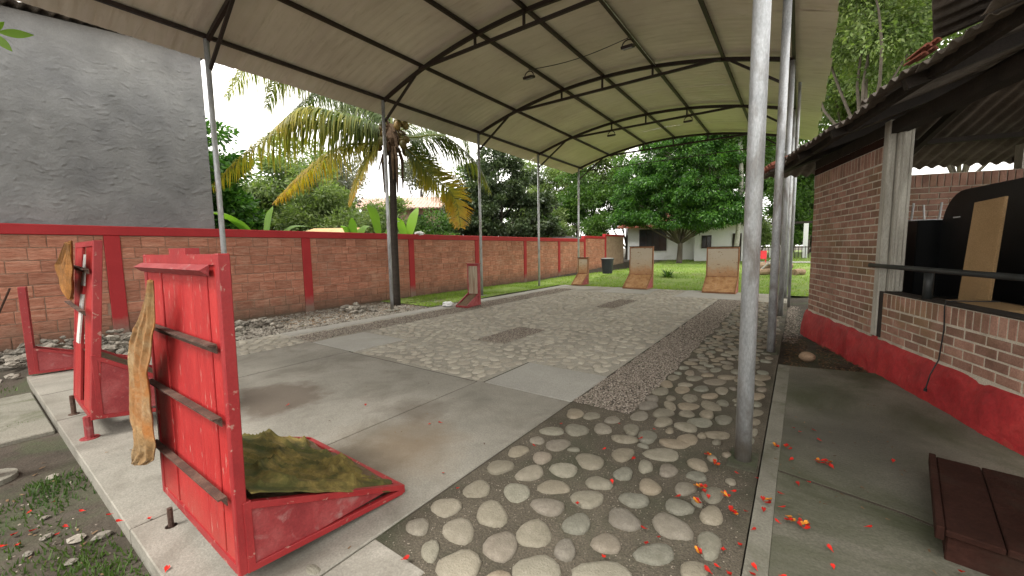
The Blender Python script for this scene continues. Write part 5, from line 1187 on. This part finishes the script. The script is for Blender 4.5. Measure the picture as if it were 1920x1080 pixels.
for k, (pts, L_, a0, a1, hg, rl) in enumerate(FR): frond(pts, 500+k, L_*1.15, a0*.6, a1*.85, hg*1.1, rl)

# banana leaves over the wall
def banana(label, x, y, lvs, seed):
    t = thing('banana_plant', label, 'banana plant', (x, y, -.1)); r = rv(seed)
    mb = MB(); mb.tube([(x, y, -.1), (x+.03, y, 1.1), (x, y, 1.9)], [.13, .11, .07], 10); mb.build('stem', M['weed'], t, smooth=True)
    for (dx, dy, z1, bend, W_) in lvs:
        p0 = Vector((x, y, 1.7)); p2 = Vector((x+dx, y+dy, z1)); pm = p0.lerp(p2, .55)+Vector((0, 0, bend))
        C_ = bez([p0, pm, p2], 16); V = []; ax = (p2-p0); sd = ax.cross(Vector((0, 0, 1))); sd = sd.normalized() if sd.length > .1 else Vector((.6, .8, 0)).normalized()
        face = Vector((.58, -.81, 0)) # broad side turned as it grew
        sd = (sd+(Vector((.81, .58, 0)))*1.2*(1 if sd.dot(Vector((.81, .58, 0))) > 0 else -1)).normalized()
        for i, c in enumerate(C_):
            u_ = i/16; w_ = W_*(math.sin(PI*min(1, max(0, (u_-.15)/.85))**.7)**.6 if u_ > .15 else .03)+.01
            rag = 1+.05*r.uniform(-1, 1)
            for k_ in (-1, -.5, 0, .5, 1): V.append(c+sd*w_*k_*rag+Vector((0, 0, 1))*(-.25*w_*abs(k_)**1.5+(.0 if k_ else .01)))
        F = [(i*5+k_, i*5+k_+1, i*5+6+k_, i*5+5+k_) for i in range(16) for k_ in range(4)]
        mb = MB(); mb.add(V, F); mb.build('banana_leaf', M['lf_banana'], t, smooth=True)
banana('banana plant with broad bright leaves over the wall beside the grey building', -14.6, 6.2, [(-.6, -.9, 2.75, .35, .2), (.25, .25, 3.15, .35, .24), (.8, 1.1, 2.5, .3, .2), (-.3, -1.5, 2.9, .4, .22)], 1)
banana('banana plant with two upright leaves over the wall left of the palm', -14.2, 9.3, [(-.25, -.35, 2.6, .3, .2), (.3, .5, 2.6, .32, .22), (.1, -.1, 2.9, .2, .15)], 2)
banana('banana plant with one tall narrow leaf close behind the palm post', -12.2, 9.1, [(-.35, -.25, 3.3, .4, .16), (.3, .6, 2.7, .3, .15)], 3)
banana('banana plant behind the palm trunk in front of the pink house', -15.5, 13.0, [(.3, .5, 3.7, .4, .3), (-.3, -.3, 3.2, .4, .28)], 4)
# spiky shrub on the lawn
sh = thing('lawn_shrub', 'small spiky green shrub on the lawn between the two wide target boards', 'shrub', (-5.1, 20.2, .1))
V = []; F = []; r = rv(8); zb = gz(0, 20.2)-.02
for k in range(46):
    a_ = r.uniform(0, 2*PI); el = r.uniform(.25, 1.4); L_ = r.uniform(.35, .75); d = Vector((math.cos(a_)*math.cos(el), math.sin(a_)*math.cos(el), math.sin(el)))
    sd = d.cross(Vector((0, 0, 1))).normalized(); b0 = len(V); p = Vector((-5.1, 20.2, zb))
    for i in range(5):
        u_ = i/4; c = p+d*L_*u_+Vector((0, 0, -.22*L_*u_*u_*(1.3-el*.6))); w_ = .05*math.sin(PI*(.12+.86*u_)); V += [c-sd*w_, c+sd*w_]
    F += [(b0+2*i, b0+2*i+1, b0+2*i+3, b0+2*i+2) for i in range(4)]
npmesh('foliage', np.array([tuple(v) for v in V]), np.array(F), M['lf_mid'], sh)
# leaf sprig at upper left, a branch reaching in
sp = thing('leafy_branch', 'bright green leaf sprig reaching in at the upper left corner', 'branch', (-7.0, .6, 3.9))
C_ = bez([(-7.6, .1, 4.1), (-7.2, .35, 4.02), (-6.95, .52, 3.95)], 8); mb = MB(); mb.tube(C_, .006, 5); mb.build('twig', M['bark'], sp)
for k, (dx, dy, dz, L_) in enumerate(((.12, .14, .0, .30), (.06, .10, -.14, .22), (.1, .1, .09, .22), (.05, .02, -.12, .26))):
    p = Vector((-6.95-.06*k, .52-.04*k, 3.95)); d = Vector((dx, dy, dz)).normalized(); sd = d.cross(Vector((-.8, -.1, .2+.3*k))).normalized(); V = []
    for i in range(7):
        u_ = i/6; c = p+d*L_*u_; w_ = .042*math.sin(PI*min(1, .05+u_*.93)); V += [c-sd*w_, c+Vector((0, 0, .006)), c+sd*w_]
    mb = MB(); mb.add(V, [(i*3+q, i*3+q+1, i*3+4+q, i*3+3+q) for i in range(6) for q in (0, 1)]); mb.build('leaf', M['lf_banana'], sp, smooth=True)

# ------------------------------------------------------------ houses and things far off
wh = thing('white_house', 'low white house with red tile roof behind the large round tree', 'house', (-6, 34, .5))
hz = .42
mb = MB(); mb.bbox((-11.6, 33.0, hz), (-2.8, 39, 3.35)); mb.build('wall', M['white'], wh)
mb = MB(); mb.bbox((-11.7, 32.75, hz-.2), (-2.7, 33.0, hz+.14)); mb.build('base_step', M['walkpale'], wh)
mb = MB(); mb.bbox((-6.2, 31.8, hz), (-3.0, 33.0, 3.3)); mb.build('front_wing', M['white'], wh)
def roofpl(a_, b_, c_, d_, parent, nt=None):
    """tile roof plane, ribs run from eave (a-b) to ridge (d-c)"""
    a_, b_, c_, d_ = map(Vector, (a_, b_, c_, d_)); n_ = int((b_-a_).length/.09); V = []; F = []
    for i in range(n_+1):
        u_ = i/n_; w_ = .03*math.sin(2*PI*i/3)
        for q in (0, .5, 1): V.append(a_.lerp(b_, u_).lerp(d_.lerp(c_, u_), q)+Vector((0, 0, w_)))
    F = [(i*3+q, i*3+3+q, i*3+4+q, i*3+q+1) for i in range(n_) for q in (0, 1)]
    mb = MB(); mb.add(V, F); o = mb.build('roof', M['tile'], parent); so_ = o.modifiers.new('t', 'SOLIDIFY'); so_.thickness = .08
roofpl((-12.3, 32.2, 3.2), (-2.4, 32.2, 3.2), (-2.4, 36, 4.5), (-12.3, 36, 4.5), wh)
roofpl((-6.6, 31.1, 3.15), (-2.6, 31.1, 3.15), (-2.6, 34, 4.2), (-6.6, 34, 4.2), wh)
def window(parent, x0, x1, z0, z1, y, nb=3, m='window', fr='darkmetal'):
    mb = MB(); mb.bbox((x0, y-.03, z0), (x1, y+.05, z1)); w_ = mb.build('window', M[m], parent)
    mb = MB()
    for k in range(nb+1):
        x = x0+(x1-x0)*k/nb; mb.bbox((x-.025, y-.06, z0), (x+.025, y-.032, z1))
    mb.bbox((x0-.03, y-.065, z1), (x1+.03, y-.02, z1+.06)); mb.bbox((x0-.03, y-.065, z0-.06), (x1+.03, y-.02, z0)); mb.build('frame', M[fr], w_)
window(wh, -10.6, -8.5, 1.35, 2.95, 32.99, 4); window(wh, -5.7, -5.1, 1.5, 2.3, 31.79, 2); 
mb = MB(); mb.bbox((-3.75, 31.74, hz), (-3.2, 31.79, 2.45)); mb.build('door', M['darkwood'], wh)
ph = thing('pink_house', 'two-storey pale pink house with clay roof beyond the wall behind the palm', 'house', (-28.5, 23, 0))
mb = MB(); PT4 = Matrix.Rotation(math.radians(35), 4, 'Z'); PT4.translation = (-28.0, 23.2, 0)
mb.bbox((-3.6, 0, -.3), (3.8, 5, 5.35), PT4); mb.build('wall', M['pink'], ph)
for x0, x1, z0, z1 in ((-2.9, -1.9, 3.4, 4.7), (.6, 2.0, 3.4, 4.7)):
    mb = MB(); mb.bbox((x0, -.06, z0), (x1, -.01, z1), PT4); w_ = mb.build('window', M['window'], ph)
    mb = MB(); mb.bbox(((x0+x1)/2-.03, -.1, z0), ((x0+x1)/2+.03, -.065, z1), PT4); mb.bbox((x0-.05, -.1, z0-.08), (x1+.05, -.065, z0), PT4); mb.build('frame', M['darkwood'], w_)
V_ = [PT4 @ Vector(p) for p in ((-4.4, -1.0, 5.2), (4.6, -1.0, 5.2), (4.6, 2.5, 6.5), (-4.4, 2.5, 6.5))]
pinkroof = mat('pale_clay_roof', [(.42, .27, .22), (.55, .38, .32)], 3, .8, .3, 30, dirt=(.3, .18, .14), dscale=2)
a_, b_, c_, d_ = V_; n_ = 90; V = []
for i in range(n_+1):
    for q in (0, 1): V.append(a_.lerp(b_, i/n_).lerp(d_.lerp(c_, i/n_), q)+Vector((0, 0, .04*math.sin(i*2.1))))
mb = MB(); mb.add(V, [(2*i, 2*i+2, 2*i+3, 2*i+1) for i in range(n_)]); o = mb.build('roof', pinkroof, ph); so_ = o.modifiers.new('t', 'SOLIDIFY'); so_.thickness = .1
# shed roofs beyond the wall
sd = MB(); sd.prism([(-14.5, 17.5, 2.12), (-11.4, 17.5, 2.05), (-11.4, 25.5, 2.05), (-14.5, 25.5, 2.16)], None, None, (0, 0, .05)); sd.prism([(-12.6, 21, 2.2), (-11.3, 21.4, 2.12), (-11.3, 24.6, 2.2), (-12.8, 24.2, 2.42)], None, None, (0, 0, .02))
tag(sd.build('dark_sheet_roof', M['darkmetal']), 'low dark sheet roof showing just above the far stretch of coping', 'shed roof')
sd = MB(); sd.prism([(-17.3, 8.6, 2.3), (-15.5, 9.9, 2.3), (-16.2, 11.0, 2.62), (-18.0, 9.8, 2.62)], None, None, (0, 0, .05)); sd.bbox((-17.6, 9.2, -.2), (-16.0, 10.4, 2.29)); tag(sd.build('shed', M['card']), 'small low shed with tan roof between the banana plants beyond the wall', 'shed')
# logs
lg = thing('log_pile', 'pile of cut logs and crooked branches on the grass behind the nearest post', 'log pile', (-1.1, 22.6, .1)); zl = gz(0, 22.6)-.02
for k, (x0, y0, x1, y1, z, r_) in enumerate(((-1.6, 22.3, -.3, 22.8, .16, .16), (-1.9, 22.7, -.5, 23.3, .15, .15), (-1.5, 22.5, -.2, 23.1, .42, .14), (-1.75, 22.9, -.8, 22.5, .48, .11), (-2.1, 22.2, -1.6, 22.4, .13, .12), (-.1, 22.5, .25, 22.9, .16, .15))):
    mb = MB(); mb.tube([(x0, y0, zl+z), ((x0+x1)/2, (y0+y1)/2+.05, zl+z+.04), (x1, y1, zl+z)], [r_, r_*.9, r_*.95], 10); mb.build('log', M['log'], lg)
for k in range(7):
    r = rv(k+60); x, y = -1.5+r.uniform(-.5, .6), 22.4+r.uniform(-.2, .4)
    mb = MB(); limb(mb, (x, y, zl+.1), (x+r.uniform(-.3, .7), y+r.uniform(-.2, .3), zl+.6+r.uniform(0, .35)), .045, .015, k+70, .25, 6); mb.build('branch', M['barkpale'], lg)
# path across the lawn and shelter beyond
struct(sheet('garden_path', -3, 14, 30.2, 31.2, 0, M['slablight'], None, 30, 1, 'structure', lambda x, y: terrain(x, y)+.075))
pv = thing('garden_shelter', 'far garden shelter with pale posts and low dark fence beside the white house', 'shelter', (-1, 36, .5))
for x in (-1.6, .4, 2.2):
    mb = MB(); mb.bbox((x-.14, 35.4, .4), (x+.14, 35.7, 3.1)); mb.build('post', M['white'], pv)
mb = MB(); mb.bbox((-1.9, 35.4, 3.1), (2.5, 35.7, 3.25)); mb.build('beam', M['darkwood'], pv)
mb = MB()
for k in range(22): mb.bbox((-3.4+.2*k, 34.9, .5), (-3.36+.2*k, 34.94, 1.5))
mb.bbox((-3.5, 34.9, 1.4), (1.0, 34.95, 1.46)); mb.build('railing', M['darkmetal'], pv)
ch = thing('red_chair', 'bright red plastic garden chair by the log pile beyond the near post', 'chair', (-1.75, 27.8, .4)); zc = gz(0, 27.8)
mb = MB(); mb.bbox((-2.0, 27.6, zc+.42), (-1.5, 28.1, zc+.46)); mb.build('seat', M['redplastic'], ch)
mb = MB(); mb.bbox((-2.0, 28.08, zc+.47), (-1.5, 28.12, zc+.9)); mb.build('backrest', M['redplastic'], ch)
for x in (-1.98, -1.53):
    for y in (27.63, 28.07):
        mb = MB(); mb.bbox((x-.02, y-.02, zc), (x+.02, y+.02, zc+.42)); mb.build('leg', M['redplastic'], ch)
# tidy
for o in list(bpy.data.objects):
    if 'org' in o: del o['org']
